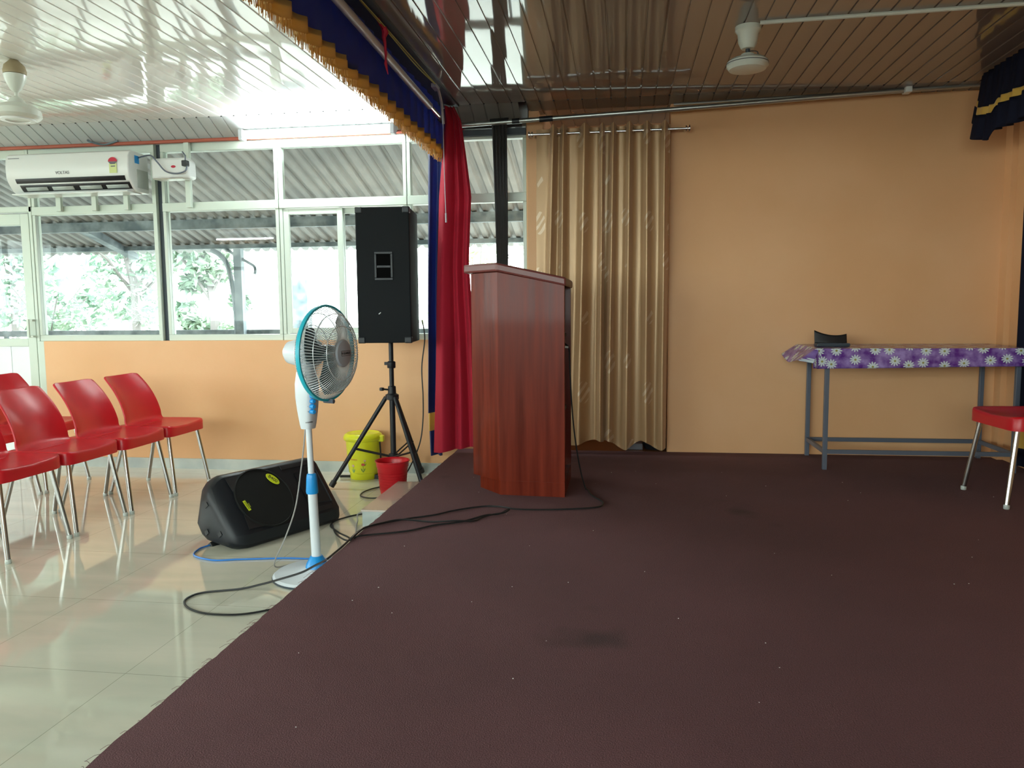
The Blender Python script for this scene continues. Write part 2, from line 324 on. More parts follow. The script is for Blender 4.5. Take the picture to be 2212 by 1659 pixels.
# ================================================================== THE ROOM
XL, XR, YB, YF = -9.5, 2.43, -2.4, 5.45
b = B(); b.box(XL - .2, -1.17, YB - .2, 5.6, FZ - .1, FZ); struct('floor', b, 'floor', smooth=False, label='pale polished tile floor of the hall, lower than the stage')
b = B(); b.box(-1.165, XR + .2, YB - .2, 5.45, FZ - .05, -0.008); struct('trim_1', b, 'skirt', smooth=False, label='solid base of the raised stage under the carpet')
# carpet with a slightly ragged front edge
b = B(); ny = 260
def carp(u, v):
    y = YB + (5.445 - YB) * v
    if u == 0:
        e = -1.172 + 0.006 * noise.noise(Vector((0, y * 6, 1))) + 0.004 * noise.noise(Vector((3, y * 40, 1))); return (e, y, -0.008)
    if u <= 0.34: e = -1.174 + 0.006 * noise.noise(Vector((0, y * 6, 1))) + 0.004 * noise.noise(Vector((3, y * 40, 1))); return (e, y, 0.0)
    return (XR, y, 0.0)
b.grid(carp, 3, ny); cp = obj('carpet', b, 'carpet', smooth=False)
tag(cp, 'dark maroon carpet covering the raised stage floor', 'carpet')
b = B(); rnd = random.Random(3)
for k in range(70):
    y = rnd.choice([rnd.uniform(1.3, 3.0), rnd.uniform(1.3, 5.2)]); L = rnd.uniform(.006, .035)
    a = Vector((-1.172, y, -0.002)); d = Vector((-L, rnd.uniform(-L, L), -0.3 * L))
    b.tube([a, a + d * .5 + Vector((0, 0, .004)), a + d], 0.0006, 3)
o = obj('carpet_fray', b, 'carpet', cp); o['kind'] = 'stuff'
# lint specks
b = B()
for k in range(75):
    x = rnd.uniform(-1.0, 2.2); y = 1.2 + 3.6 * rnd.random() ** 1.3; s_ = rnd.uniform(.0006, .0016)
    b.box(x - s_, x + s_ * rnd.uniform(1, 2.0), y - s_, y + s_, 0.0008, 0.002)
lint = obj('lint', b, 'white', cp, smooth=False); lint['kind'] = 'stuff'; lint['label'] = 'pale specks of lint'

# walls
b = B(); b.box(-4.44, -0.67, YF, 5.62, FZ, 0.785); struct('wall_front', b, 'wall', smooth=False, label='peach orange wall under the long window row')
b = B(); b.box(0.305, XR + .2, YF, 5.62, FZ, 2.42)
b.box(-0.67, -0.548, YF, 5.60, FZ, 2.30); b.box(-0.655, -0.585, YF + .02, 5.60, 2.29, 2.42)
struct('wall_front_stage', b, 'wall', smooth=False, bevel=0.006, label='orange wall behind the table and beside the gold curtain')
b = B(); b.box(XR, XR + .2, YB, 5.36, -.05, 2.6); b.box(XR - 0.0, XR + .2, 5.36, 5.5, -.05, 2.6)
b.box(XR - .035, XR + .1, 5.36, 5.5, 0, 2.6)
struct('wall_right', b, 'wall', smooth=False, label='orange wall at the back of the stage')
# passage behind the gold curtain
b = B(); b.box(-0.55, 1.7, 6.1, 6.2, -.3, 2.6); b.box(-0.70, -0.55, 5.60, 6.2, -.3, 2.6); b.box(0.305, 1.7, 5.6, 5.62, -.3, 2.6); b.box(1.7, 1.8, 5.6, 6.2, -.3, 1.5)  # last box: unseen low end wall, added to keep daylight off the bottom
struct('wall_passage', b, 'wall', smooth=False, label='orange wall of the passage seen past the gold curtain')
b = B(); b.box(-0.62, 1.9, 5.45, 6.2, -.1, -0.012); struct('floor_passage', b, 'lobbytile', smooth=False, label='brown glossy floor of the passage under the curtain hem')
# back and left walls of the hall, each with a wide window opening
b = B()
b.box(XL - .2, XR + .2, YB - .15, YB, FZ, 0.78); b.box(XL - .2, XR + .2, YB - .15, YB, 2.2, 2.6); b.box(0.95, XR + .2, YB - .15, YB, .78, 2.2); b.box(XL - .2, -9.2, YB - .15, YB, .78, 2.2)
struct('wall_back', b, 'wall', smooth=False)
b = B()
b.box(XL - .15, XL, YB, 5.6, FZ, 0.78); b.box(XL - .15, XL, YB, 5.6, 2.2, 2.6); b.box(XL - .15, XL, YB, -2.2, .78, 2.2); b.box(XL - .15, XL, 5.2, 5.6, .78, 2.2)
struct('wall_left', b, 'wall', smooth=False)
b = B(); b.box(XL, -5.45, YF, 5.62, FZ, .785); struct('wall_front_far', b, 'wall', smooth=False)

# ceiling of interlocking panels: each strip has a narrow groove
pitch = 0.0932
def ceil_mesh(x0, x1, y0, y1, z0, z1, px):
    bb = B(); k0 = int(math.floor((x0 - px) / pitch)); k1 = int(math.ceil((x1 - px) / pitch)); prof = []
    for k in range(k0, k1):
        a = px + k * pitch
        prof += [(a + .000, .000), (a + .0012, .006), (a + .0085, .006), (a + .011, .0), (a + pitch * .5, -.0006)]
    prof = [(x, h) for x, h in prof if x0 <= x <= x1]
    ys = [(y0 + (y1 - y0) * j / 12, z0 + (z1 - z0) * j / 12) for j in range(13)]
    n = len(prof); vs = [(x, y, z + h) for (y, z) in ys for (x, h) in prof]
    bb.add(vs, [(j * n + i, j * n + i + 1, (j + 1) * n + i + 1, (j + 1) * n + i) for j in range(12) for i in range(n - 1)])
    return bb
PX = -1.117
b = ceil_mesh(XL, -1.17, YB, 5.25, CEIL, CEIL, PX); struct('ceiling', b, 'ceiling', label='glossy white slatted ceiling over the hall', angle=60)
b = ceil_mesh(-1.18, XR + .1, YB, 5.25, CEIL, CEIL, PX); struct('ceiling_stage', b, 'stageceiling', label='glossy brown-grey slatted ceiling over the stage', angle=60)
b = ceil_mesh(XL, -1.17, 5.25, 5.47, CEIL, 2.247, PX); struct('ceiling_slope', b, 'band', label='narrow sloping slatted strip between hall ceiling and windows', angle=60)
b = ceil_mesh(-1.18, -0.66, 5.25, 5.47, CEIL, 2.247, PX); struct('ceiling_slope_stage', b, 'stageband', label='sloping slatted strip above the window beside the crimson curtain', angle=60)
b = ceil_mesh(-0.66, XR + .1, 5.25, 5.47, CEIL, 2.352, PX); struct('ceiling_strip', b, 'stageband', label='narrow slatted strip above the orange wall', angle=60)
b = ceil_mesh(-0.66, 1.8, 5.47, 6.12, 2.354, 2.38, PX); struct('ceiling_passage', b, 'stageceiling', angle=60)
b = B(); b.box(XL - .3, XR + .3, YB - .3, 6.3, 2.56, 2.66); struct('ceiling_slab', b, 'concrete', smooth=False)
b = B(); b.box(XL, -0.66, 5.47, 5.62, 2.235, 2.6); b.box(-.66, XR + .3, 5.62, 5.64, 2.42, 2.6); struct('wall_lintel', b, 'band', smooth=False, label='plain strip above the windows')
b = B()
for k in range(-34, 39):
    x = PX + k * pitch
    b.box(x - .002, x + .009, 5.2475, 5.2535, CEIL - .0035, CEIL + .003)
struct('trim_2', b, 'dark', smooth=False, label='row of small dark gaps where the ceiling strips bend')
b = B(); b.tube([(XL, 5.43, 2.243), (-1.22, 5.43, 2.243)], 0.013, 10); struct('trim_3', b, 'rust', label='thin red-brown rail along the top of the windows')
b = B(); b.box(-1.12, -0.67, 5.415, 5.44, 2.232, 2.24); struct('trim_4', b, 'chrome', smooth=False, label='thin shiny edge strip above the window beside the crimson curtain')
b = B(); b.box(-1.12, -0.67, 5.44, 5.48, 2.195, 2.232); struct('trim_5', b, 'steelpost', smooth=False)
b = B(); b.box(-4.44, -1.17, YF - .012, YF, FZ, -0.112); struct('baseboard_front', b, 'skirt', smooth=False, label='pale grey tiled skirting under the orange wall')
b = B(); b.box(-1.165, -1.05, YF - .012, YF, FZ, -0.012); struct('baseboard_stage', b, 'skirt', smooth=False)

# windows: aluminium bays
WY = 5.5
def bay(n, x0, x1, sash=None, label=None, low=.785):
    b = B(); d0, d1 = WY - .03, WY + .03
    s = .025
    b.box(x0, x1, d0, d1, low, low + .045); b.box(x0, x1, d0 - .004, d1, 1.745, 1.808); b.box(x0, x1, d0, d1, 2.178, 2.238)
    b.box(x0, x0 + s, d0, d1, low + .045, 1.745); b.box(x1 - s, x1, d0, d1, low + .045, 1.745)
    b.box(x0, x0 + s, d0, d1, 1.808, 2.178); b.box(x1 - s, x1, d0, d1, 1.808, 2.178)
    o = struct('window_%d' % n, b, 'frame', smooth=False, bevel=.003, label=label)
    g = B(); g.box(x0 + s, x1 - s, WY - .003, WY + .003, 1.808, 2.178); obj('glass_pane', g, 'glass', o, smooth=False)
    if sash:
        for (a, c, dy) in sash:
            q = B(); t = .042; y0 = WY - .026 + dy; y1 = y0 + .024
            q.box(a, a + t, y0, y1, low + .05, 1.74); q.box(c - t, c, y0, y1, low + .05, 1.74); q.box(a + t, c - t, y0, y1, 1.70, 1.74); q.box(a + t, c - t, y0, y1, low + .05, low + .09)
            f = obj('sash', q, 'frame', o, smooth=False, bevel=.002)
            g = B(); g.box(a + t, c - t, y0 + .01, y0 + .014, low + .09, 1.70); obj('glass_pane', g, 'glass', f, smooth=False)
    else:
        g = B(); g.box(x0 + s, x1 - s, WY - .003, WY + .003, low + .045, 1.745); obj('glass_pane', g, 'glass', o, smooth=False)
    return o
bay(1, -4.485, -3.46, label='large window under the air conditioner')
bay(2, -3.405, -2.495, label='window with the stabilizer box at its upper corner')
bay(3, -2.490, -1.53, sash=[(-2.462, -2.012, 0), (-2.052, -1.558, .026)], label='sliding window behind the tall black speaker')
bay(4, -1.525, -0.672, label='window behind the crimson curtain and the black straps')
b = B(); b.box(-3.458, -3.407, 5.49, 5.53, .785, 2.34); struct('trim_6', b, 'steelpost', smooth=False, label='dark steel post between two window frames')
b = B(); b.box(-3.462, -3.446, 5.455, 5.49, .785, 2.235); struct('trim_7', b, 'frame', smooth=False)
k = 5
for x in (-6.4, -7.4, -8.4, -9.4):
    bay(k, x, x + .98); k += 1
# door with glass top and white lower panel
dr = B(); d0, d1 = WY - .035, WY + .025
dr.box(-4.585, -4.515, d0, d1, FZ + .01, 1.76); dr.box(-5.38, -5.30, d0, d1, FZ + .01, 1.76); dr.box(-5.30, -4.585, d0, d1, 1.675, 1.76); dr.box(-5.30, -4.585, d0, d1, .745, .805); dr.box(-5.30, -4.585, d0, d1, FZ + .01, FZ + .09)
do = struct('door_1', dr, 'frame', smooth=False, bevel=.003, label='aluminium door with a glass upper half at the left edge')
g = B(); g.box(-5.30, -4.585, WY - .003, WY + .003, .805, 1.675); obj('glass_pane', g, 'glass', do, smooth=False)
g = B(); g.box(-5.30, -4.76, WY - .014, WY + .01, FZ + .09, .745); g.box(-4.752, -4.585, WY - .014, WY + .01, FZ + .09, .745); g.box(-4.762, -4.75, WY - .008, WY + .01, FZ + .09, .745)
o = obj('door_panel', g, 'doorpanel', do, smooth=False); o['label'] = 'white lower panel'
g = B(); g.box(-4.552, -4.532, d0 - .05, d0 - .036, .815, .955); g.box(-4.552, -4.506, d0 - .04, d0 + .002, .94, .955); g.box(-4.552, -4.506, d0 - .04, d0 + .002, .815, .83)
obj('door_handle', g, 'frame', do, smooth=False, bevel=.003)
b = B(); b.box(-4.51, -4.487, d0, d1, FZ, 2.238); b.box(-5.45, -4.487, d0, d1, 1.772, 1.815); b.box(-5.45, -4.51, d0, d1, 2.178, 2.238); b.box(-5.45, -5.39, d0, d1, FZ, 2.238); b.box(-4.487, -4.44, WY - .05, WY + .03, FZ, .785)
o = struct('window_9', b, 'frame', smooth=False, bevel=.003, label='door frame with fixed glass above the door')
g = B(); g.box(-5.39, -4.51, WY - .003, WY + .003, 1.815, 2.178); obj('glass_pane', g, 'glass', o, smooth=False)
# simple framed windows of the back and left walls
def farwin(n, mx):
    b = B()
    b.box(0, 1.05, -.03, .03, .78, .83, mx); b.box(0, 1.05, -.03, .03, 1.75, 1.81, mx); b.box(0, 1.05, -.03, .03, 2.15, 2.2, mx); b.box(0, .05, -.03, .03, .83, 2.15, mx)
    o = struct('window_%d' % n, b, 'frame', smooth=False)
    g = B(); g.box(.05, 1.05, -.002, .002, .83, 2.15, mx); obj('glass_pane', g, 'glass', o, smooth=False)
k = 10
for i in range(10): farwin(k, Matrix.Translation((-9.2 + i * 1.011, YB - .08, 0))); k += 1
for i in range(7): farwin(k, Matrix.Translation((XL - .08, -2.2 + i * 1.057, 0)) @ Matrix.Rotation(pi / 2, 4, 'Z')); k += 1

# ================================================================== OUTSIDE
b = B(); b.box(-40, 20, 5.62, 60, FZ - .3, FZ - .15); b.box(-40, 20, -40, YB - .16, FZ - .3, FZ - .15); b.box(-40, XL - .16, -40, 60, FZ - .31, FZ - .16)
o = obj('ground', b, 'concrete', smooth=False); o['kind'] = 'structure'; o['label'] = 'bright ground outside the windows'
aw = thing('awning', 'corrugated roof awning sloping down outside the windows', 'awning', (-4, 5.66, 2.6))
ax0, ax1 = -11.0, 0.3
def awz(y): return 2.6 - .3 * (y - 5.66)
b = B(); nx = int((ax1 - ax0) / .0125)
def corr(u, v):
    x = ax0 + (ax1 - ax0) * u; ph = (x / .12) % 1
    h = .030 if ph < .30 else (.030 - (ph - .30) / .12 * .030 if ph < .42 else (0 if ph < .88 else (ph - .88) / .12 * .030))
    y = 5.66 + v * 3.02
    return (x, y + (.02 * noise.noise(Vector((x * 2, 0, 0))) if v == 1 else 0), awz(y) + h)
b.grid(corr, nx, 5); obj('roof_sheet', b, 'sheet', aw, smooth=False)
for yy, h in ((7.75, .10), (8.42, .05)):
    b = B(); b.box(ax0, ax1, yy - .03, yy + .03, awz(yy) - h - .01, awz(yy) - .01); obj('purlin', b, 'purlin', aw, smooth=False)
for xx in (-9.1, -5.78):
    b = B()
    for (ya, yb) in ((7.78, 8.66),):
        b.add([(xx - .05, ya, awz(ya) - .01), (xx + .05, ya, awz(ya) - .01), (xx + .05, ya, awz(ya) - .1), (xx - .05, ya, awz(ya) - .1), (xx - .05, yb, awz(yb) - .01), (xx + .05, yb, awz(yb) - .01), (xx + .05, yb, awz(yb) - .07), (xx - .05, yb, awz(yb) - .07)],
              [(0, 1, 2, 3), (7, 6, 5, 4), (0, 4, 5, 1), (1, 5, 6, 2), (2, 6, 7, 3), (3, 7, 4, 0)])
    obj('rafter', b, 'purlin', aw, smooth=False)
for i, xx in enumerate((-8.6, -4.34)):
    b = B(); b.box(xx - .045, xx + .045, 8.38, 8.46, FZ - .15, 1.705)
    t = obj('awning_post', b, 'purlin', None, smooth=False)
    tag(t, ['vine-covered post outside behind the door at far left', 'dark post outside holding the awning, bent stem beside it'][i], 'post')
rl = thing('railing', 'low dark railing outside along the bottom of the windows', 'railing', (-5, 8.5, FZ - .15))
b = B(); b.box(-10, -0.5, 8.47, 8.53, .72, .79); obj('top_rail', b, 'purlin', rl, smooth=False)
for i in range(16):
    b = B(); x = -9.9 + i * .62; b.box(x - .02, x + .02, 8.48, 8.52, FZ - .15, .72); obj('baluster', b, 'purlin', rl, smooth=False)
b = B(); b.tube(spline([(-4.66, 8.40, 1.70), (-4.56, 8.42, 1.64), (-4.47, 8.42, 1.50), (-4.42, 8.42, 1.2), (-4.40, 8.42, .8), (-4.40, 8.42, FZ - .1)]), .028, 8)
b.tube(spline([(-4.50, 8.42, 1.72), (-4.36, 8.42, 1.63), (-4.22, 8.42, 1.55), (-4.15, 8.42, 1.50), (-4.15, 8.42, 1.42)]), .017, 6)
tag(obj('vine_stem', b, 'purlin'), 'bent woody stem twisting beside the awning post', 'stem')
def tree(name, label, x, y, h, rad, leaves, mt, ls=.11, trunk=.10, zlow=.2, group='trees beyond the awning'):
    t = thing(name, label, 'tree', (x, y, FZ - .15), 0, group)
    rn = random.Random(int(x * 100 + y * 10)); b = B(); b.tube(spline([(x, y, FZ - .15), (x + .08, y, h * .35), (x - .1, y + .1, h * .6), (x, y, h * .85)]), trunk * .7, 7)
    for k in range(6):
        a = rn.uniform(0, 2 * pi); z0 = h * rn.uniform(.3, .6); b.tube([(x, y, z0), (x + cos(a) * rad * .4, y + sin(a) * rad * .4, z0 + .5), (x + cos(a) * rad * .8, y + sin(a) * rad * .8, z0 + .8)], trunk * .25, 5)
    obj('trunk', b, 'bark', t)
    b = B(); cl = [(rn.gauss(0, .45) * rad, rn.gauss(0, .3) * rad, rn.uniform(zlow, 1) * h, rn.uniform(.2, .5) * rad) for k in range(26)]
    for k in range(leaves):
        c = rn.choice(cl); d = Vector((rn.gauss(0, 1), rn.gauss(0, 1), rn.gauss(0, 1))).normalized() * c[3] * rn.random() ** .4
        p = Vector((x + c[0], y + c[1], c[2])) + d; q = Matrix.Rotation(rn.uniform(0, 6.28), 3, Vector((rn.gauss(0, 1), rn.gauss(0, 1), rn.gauss(0, 1))).normalized())
        s_ = ls * rn.uniform(.5, 1.3)
        b.add([p + q @ Vector(v) for v in ((-s_, 0, 0), (-.2 * s_, .42 * s_, .06 * s_), (s_, 0, 0), (-.2 * s_, -.42 * s_, .06 * s_))], [(0, 1, 2, 3)])
    o = obj('foliage', b, mt, t, smooth=False); o['kind'] = 'stuff'
tree('leafy_tree', 'bushy green tree outside, seen through the window with the stabilizer box', -6.0, 10.7, 3.0, .75, 3600, 'leaf0', .09)
tree('leafy_tree', 'pale leafy tree outside, seen through the window under the air conditioner', -8.25, 12.2, 3.4, 1.15, 5200, 'leaf1', .09)
tree('leafy_tree', 'tree outside seen through the glass of the door', -10.7, 12.4, 3.4, 1.0, 2600, 'leaf1', .09)
tree('leafy_tree', 'small tree outside beside the orange pillar, right of the black straps', -0.9, 13.5, 3.4, 1.3, 1600, 'leaf2', .1)
tree('leafy_tree', 'faint far tree outside behind the sliding window', -3.7, 20.0, 3.2, 1.6, 700, 'leaf2', .12)
tree('low_shrub', 'low shrub outside at the foot of the window under the air conditioner', -8.0, 9.9, 1.2, .7, 1200, 'leaf0', .07, .04, .1, 'shrubs beyond the railing')
b = B(); b.box(-5.9, -5.55, 13.2, 13.4, FZ - .1, 1.55); tag(obj('gate_pillar', b, 'purlin', None, smooth=False), 'grey gate pillar outside beyond the bushy tree', 'pillar')

# ================================================================== THINGS ON THE WALLS AND CEILING
# air conditioner
ac = thing('air_conditioner', 'white split air conditioner mounted high in front of the window', 'air conditioner', (-3.96, 5.44, 1.87))
prof = [(5.44, 1.87), (5.44, 2.15), (5.25, 2.155), (5.222, 2.145), (5.206, 2.11), (5.20, 2.05), (5.203, 1.985), (5.215, 1.955), (5.235, 1.925), (5.265, 1.89), (5.30, 1.872)]
b = B(); b.prism(prof, 'x', -4.455, -3.485); obj('body', b, 'white', ac, bevel=.006, angle=25)
b = B(); b.box(-4.44, -3.52, 5.23, 5.40, 1.864, 1.872); obj('base_panel', b, 'white', ac, smooth=False)
def acstrip(name, z0, z1, x0, x1, mt, off=.002, par=ac):
    def yy(z):
        for (ya, za), (yb, zb) in zip(prof[3:], prof[4:]):
            if zb <= z <= za: return ya + (yb - ya) * (za - z) / (za - zb)
        return 5.21
    b = B(); b.grid(lambda u, v: (x0 + (x1 - x0) * u, yy(z0 + (z1 - z0) * v) - off, z0 + (z1 - z0) * v), 1, 4)
    return obj(name, b, mt, par, solid=.002)
o = acstrip('display_strip', 1.942, 1.972, -4.385, -3.52, 'ink'); o['label'] = 'black strip'
lo = acstrip('air_outlet', 1.884, 1.930, -4.37, -3.50, 'ink')
acstrip('louvre_flap', 1.873, 1.886, -4.37, -3.50, 'white', .006)
for x in (-4.33, -4.12, -3.90, -3.69): acstrip('vane', 1.892, 1.915, x, x + .17, 'skirt', .005)
acstrip('trim_line', 1.931, 1.939, -4.385, -3.50, 'white', .004)
text('lettering', 'VOLTAS', .030, frame_mx((-4.0, 5.1985, 2.005), (1, 0, 0), (0, 0, 1)), 'greyink', ac, .0004)
b = B(); b.box(-4.43, -4.34, 5.2035, 5.2045, 2.116, 2.120); obj('printed_line', b, 'greyink', ac, smooth=False)
lb = B(); mxs = frame_mx((-3.60, 5.1975, 2.045), (1, 0, 0), (0, 0, 1))
lb.add([mxs @ Vector((x, y, .0006)) for x, y in ((-.028, -.055), (.030, -.055), (.030, .012), (-.028, .012))], [(0, 1, 2, 3)]); st = obj('energy_label', lb, 'paper', ac, smooth=False, solid=.0008)
lb = B(); lb.add([mxs @ Vector((.035 * cos(a), .025 + .030 * sin(a), .0016)) for a in [pi * k / 12 for k in range(13)]], [tuple(range(13))]); obj('red_star_arc', lb, 'redrope', st, smooth=False, solid=.0006)
lb = B(); lb.add([mxs @ Vector((x, y, .0016)) for x, y in ((-.035, .024), (-.016, .006), (.016, .006), (.035, .024))], [(0, 1, 2, 3)]); lb.add([mxs @ Vector((x, y, .0016)) for x, y in ((-.015, -.012), (.018, -.012), (.018, -.004), (-.015, -.004))], [(0, 1, 2, 3)]); obj('grey_print', lb, 'greyink', st, smooth=False, solid=.0006)
b = B(); b.box(-3.4855, -3.483, 5.28, 5.33, 2.07, 2.125); obj('blue_sticker', b, 'blue', ac, smooth=False)
b = B(); b.box(-3.4855, -3.482, 5.30, 5.43, 1.90, 2.03); obj('side_vent', b, 'skirt', ac, smooth=False)
def strap(x0, x1, z0, z1, label):
    b = B(); b.box(x0, x1, 5.425, 5.455, z0, z1); tag(obj('mounting_strap', b, 'frame', None, smooth=False, bevel=.002), label, 'bracket', 'pale flat metal brackets on the window frame')
strap(-4.245, -4.205, 1.765, 1.93, 'leftmost pale bracket strap under the air conditioner')
strap(-3.95, -3.912, 1.762, 1.92, 'middle pale bracket strap under the air conditioner')
strap(-3.69, -3.652, 1.762, 1.92, 'pale bracket strap under the right end of the air conditioner')
strap(-3.19, -3.15, 1.765, 2.235, 'tall pale bracket strap behind the white stabilizer box')
sb_ = thing('voltage_stabilizer', 'rounded white stabilizer box beside the air conditioner', 'stabilizer', (-3.25, 5.42, 1.96))
b = B(); b.prism([(-3.385, 1.955), (-3.385, 2.105), (-3.12, 2.105), (-3.09, 2.08), (-3.09, 1.955)], 'y', 5.31, 5.424); obj('body', b, 'white', sb_, bevel=.02)
b = B(); b.lathe([(.0, 0), (.018, 0), (.018, .002), (0, .002)], frame_mx((-3.205, 5.309, 2.04), (1, 0, 0), (0, 0, 1)) @ Matrix.Diagonal((1, .5, 1, 1)), 20, close=False); obj('red_logo', b, 'redrope', sb_)
b = B(); b.tube([(-3.36, 5.30, 1.955), (-3.13, 5.30, 1.957)], .004, 6); obj('bottom_edge', b, 'chrome', sb_)
pl = B(); pl.box(-3.12, -3.08, 5.27, 5.31, 2.035, 2.075); pg = tag(obj('power_plug', pl, 'ink', None, smooth=False, bevel=.004), 'black plug hanging at the right side of the stabilizer box', 'plug')
b = B(); b.tube(spline([(-3.485, 5.33, 2.115), (-3.42, 5.28, 2.113), (-3.36, 5.285, 2.118), (-3.31, 5.28, 2.07), (-3.25, 5.28, 2.005), (-3.17, 5.28, 1.985), (-3.10, 5.28, 2.0), (-3.085, 5.285, 2.036)]), .0055, 8)
b.tube(spline([(-3.10, 5.29, 2.075), (-3.10, 5.29, 2.11), (-3.13, 5.31, 2.14), (-3.16, 5.40, 2.13)]), .005, 8)
tag(obj('electric_cable', b, 'greypaint'), 'grey cord looping from the air conditioner over the stabilizer box', 'cord')
b = B(); b.tube(spline([(-3.93, 5.40, 2.27), (-3.88, 5.37, 2.25), (-3.80, 5.40, 2.235), (-3.70, 5.415, 2.262)]), .008, 6); tag(obj('cable_stub', b, 'purlin'), 'short dark cable end above the air conditioner', 'cable')

# fluorescent batten lamps
def batten(name, label, x0, x1, y, z, face=-1):
    t = thing(name, label, 'lamp', ((x0 + x1) / 2, y, z), 0, 'fluorescent tube lamps')
    b = B(); b.box(x0, x1, y, y + .035 * -face, z, z + .05); obj('batten', b, 'white', t, smooth=False, bevel=.004)
    b = B(); b.tube([(x0 + .03, y + .035 * face, z - .005), (x1 - .03, y + .035 * face, z - .005)], .016, 12); obj('tube', b, 'tube', t)
    for x in (x0, x1 - .03):
        b = B(); b.box(x, x + .03, y + .055 * face, y + .01, z - .028, z + .045) if face < 0 else b.box(x, x + .03, y - .01, y + .055, z - .028, z + .045); obj('end_holder', b, 'fanwhite', t, smooth=False, bevel=.004)
batten('tube_lamp', 'lit white fluorescent tube above the sliding window', -2.70, -1.565, 5.36, 2.235)
batten('tube_lamp', 'lit fluorescent tube on the opposite wall, seen mirrored in the glass', -7.3, -6.15, YB + .05, 2.30, 1)

# galvanised pipes over the stage wall
pp = thing('curtain_pipe', 'long galvanised pipe under the ceiling along the orange wall', 'pipe', (.5, 5.33, 2.3))
b = B(); b.tube([(-1.11, 5.34, 2.248), (.3, 5.34, 2.29), (2.3, 5.34, 2.365)], .016, 12); obj('pipe', b, 'zinc', pp)
for x0, x1 in ((-.75, -.70), (-.565, -.475)):
    b = B(); z = lambda x: 2.248 + (x + 1.11) * .0300; b.tube([(x0, 5.34, z(x0)), (x1, 5.34, z(x1))], .019, 12); o = obj('tape_wrap', b, 'tape', pp); o['label'] = 'black tape wrap'
b = B(); b.tube([(.32, 5.36, 2.328), (2.25, 5.33, 2.352)], .009, 8); tag(obj('conduit', b, 'zinc'), 'thin metal conduit just above the long pipe over the orange wall', 'conduit')
b = B(); b.box(1.735, 1.775, 5.30, 5.372, 2.325, 2.375); tag(obj('pipe_clip', b, 'white', None, smooth=False, bevel=.004), 'small white clip on the pipe above the table', 'clip')
# black strap bundle from the pipe past the window
b = B(); rn = random.Random(5)
for k in range(9):
    x = -.885 + k * .0115; xb = -.865 + k * .0085
    b.tube([(x, 5.345 + .006 * (k % 2), 2.262), ((x + xb) / 2 + .002, 5.36, 1.75), (xb, 5.375, 1.2), (xb, 5.38, .9)], .0062, 6)
b.tube([(-.90, 5.345, 2.262), (-.775, 5.345, 2.266)], .022, 8)
tag(obj('strap_bundle', b, 'dark'), 'bundle of black straps hanging in front of the window beside the pillar', 'straps')

# ceiling fans
def cfan(label, x, y, ztop, s, longrod):
    t = thing('ceiling_fan', label, 'ceiling fan', (x, y, ztop), 0, 'ceiling fans')
    if longrod:
        b = B(); b.lathe([(.055, ztop - .075), (.057, ztop - .06), (.05, ztop - .03), (.02, ztop)], None, 32, x, y); o = obj('canopy', b, 'fanrust', t); o['label'] = 'rusty upper rim'
        b = B(); b.lathe([(.056, ztop - .078), (.05, ztop - .105), (.03, ztop - .15), (.012, ztop - .17)], None, 32, x, y); obj('canopy_cup', b, 'ceilfan', t)
        b = B(); b.tube([(x, y, ztop - .16), (x, y, ztop - .20)], .009, 10); obj('rod', b, 'ceilfan', t)
        z = ztop - .19
        b = B(); b.lathe([(.012, z), (.03, z - .01), (.045, z - .035), (.095, z - .055), (.115, z - .075), (.118, z - .105), (.105, z - .118), (.09, z - .122)], None, 40, x, y); obj('motor', b, 'ceilfan', t)
        b = B(); b.lathe([(.088, z - .122), (.085, z - .128), (.06, z - .128), (.058, z - .12)], None, 40, x, y, False); obj('trim_ring', b, 'white', t)
        b = B(); b.lathe([(.058, z - .117), (.03, z - .121), (0.001, z - .122)], None, 32, x, y); obj('bottom_cap', b, 'ceilfan', t)
        b = B(); 
        text('lettering', 'ORIENT', .014, frame_mx((x, y - .0535, ztop - .092), (1, 0, 0), (0, 0.15, 1)), 'ink', t) if False else None
    else:
        b = B(); b.lathe([(.062, ztop), (.062, ztop - .02), (.05, ztop - .035), (.046, ztop - .075), (.034, ztop - .10), (.03, ztop - .105)], None, 32, x, y); obj('canopy', b, 'ceilfan', t)
        b = B(); b.tube([(x, y, ztop - .1), (x, y, ztop - .14)], .011, 10); b.tube(spline([(x + .012, y, ztop - .115), (x + .045, y, ztop - .12), (x + .045, y, ztop - .145), (x + .015, y, ztop - .15)]), .0025, 5); obj('rod', b, 'steelpost', t)
        z = ztop - .125
        b = B(); b.lathe([(.014, z), (.03, z - .004), (.04, z - .02), (.085, z - .03), (.098, z - .042), (.100, z - .062), (.088, z - .078), (.06, z - .084), (.001, z - .085)], None, 40, x, y); obj('motor', b, 'ceilfan', t)
        b = B(); b.lathe([(.1005, z - .049), (.1015, z - .051), (.1005, z - .053)], None, 40, x, y, False); obj('groove', b, 'greyink', t)
    return t
cfan('ceiling fan on a short rod over the hall at the far left', -3.26, 3.92, CEIL, 1, True)
cfan('small ceiling fan hub over the stage, fed by a thin white conduit', .595, 4.07, CEIL, 1, False)
b = B(); b.tube([(.64, 4.0, 2.352), (2.42, 3.93, 2.352)], .010, 8); tag(obj('conduit', b, 'ceilfan'), 'thin white conduit on the ceiling running right from the small fan', 'conduit')

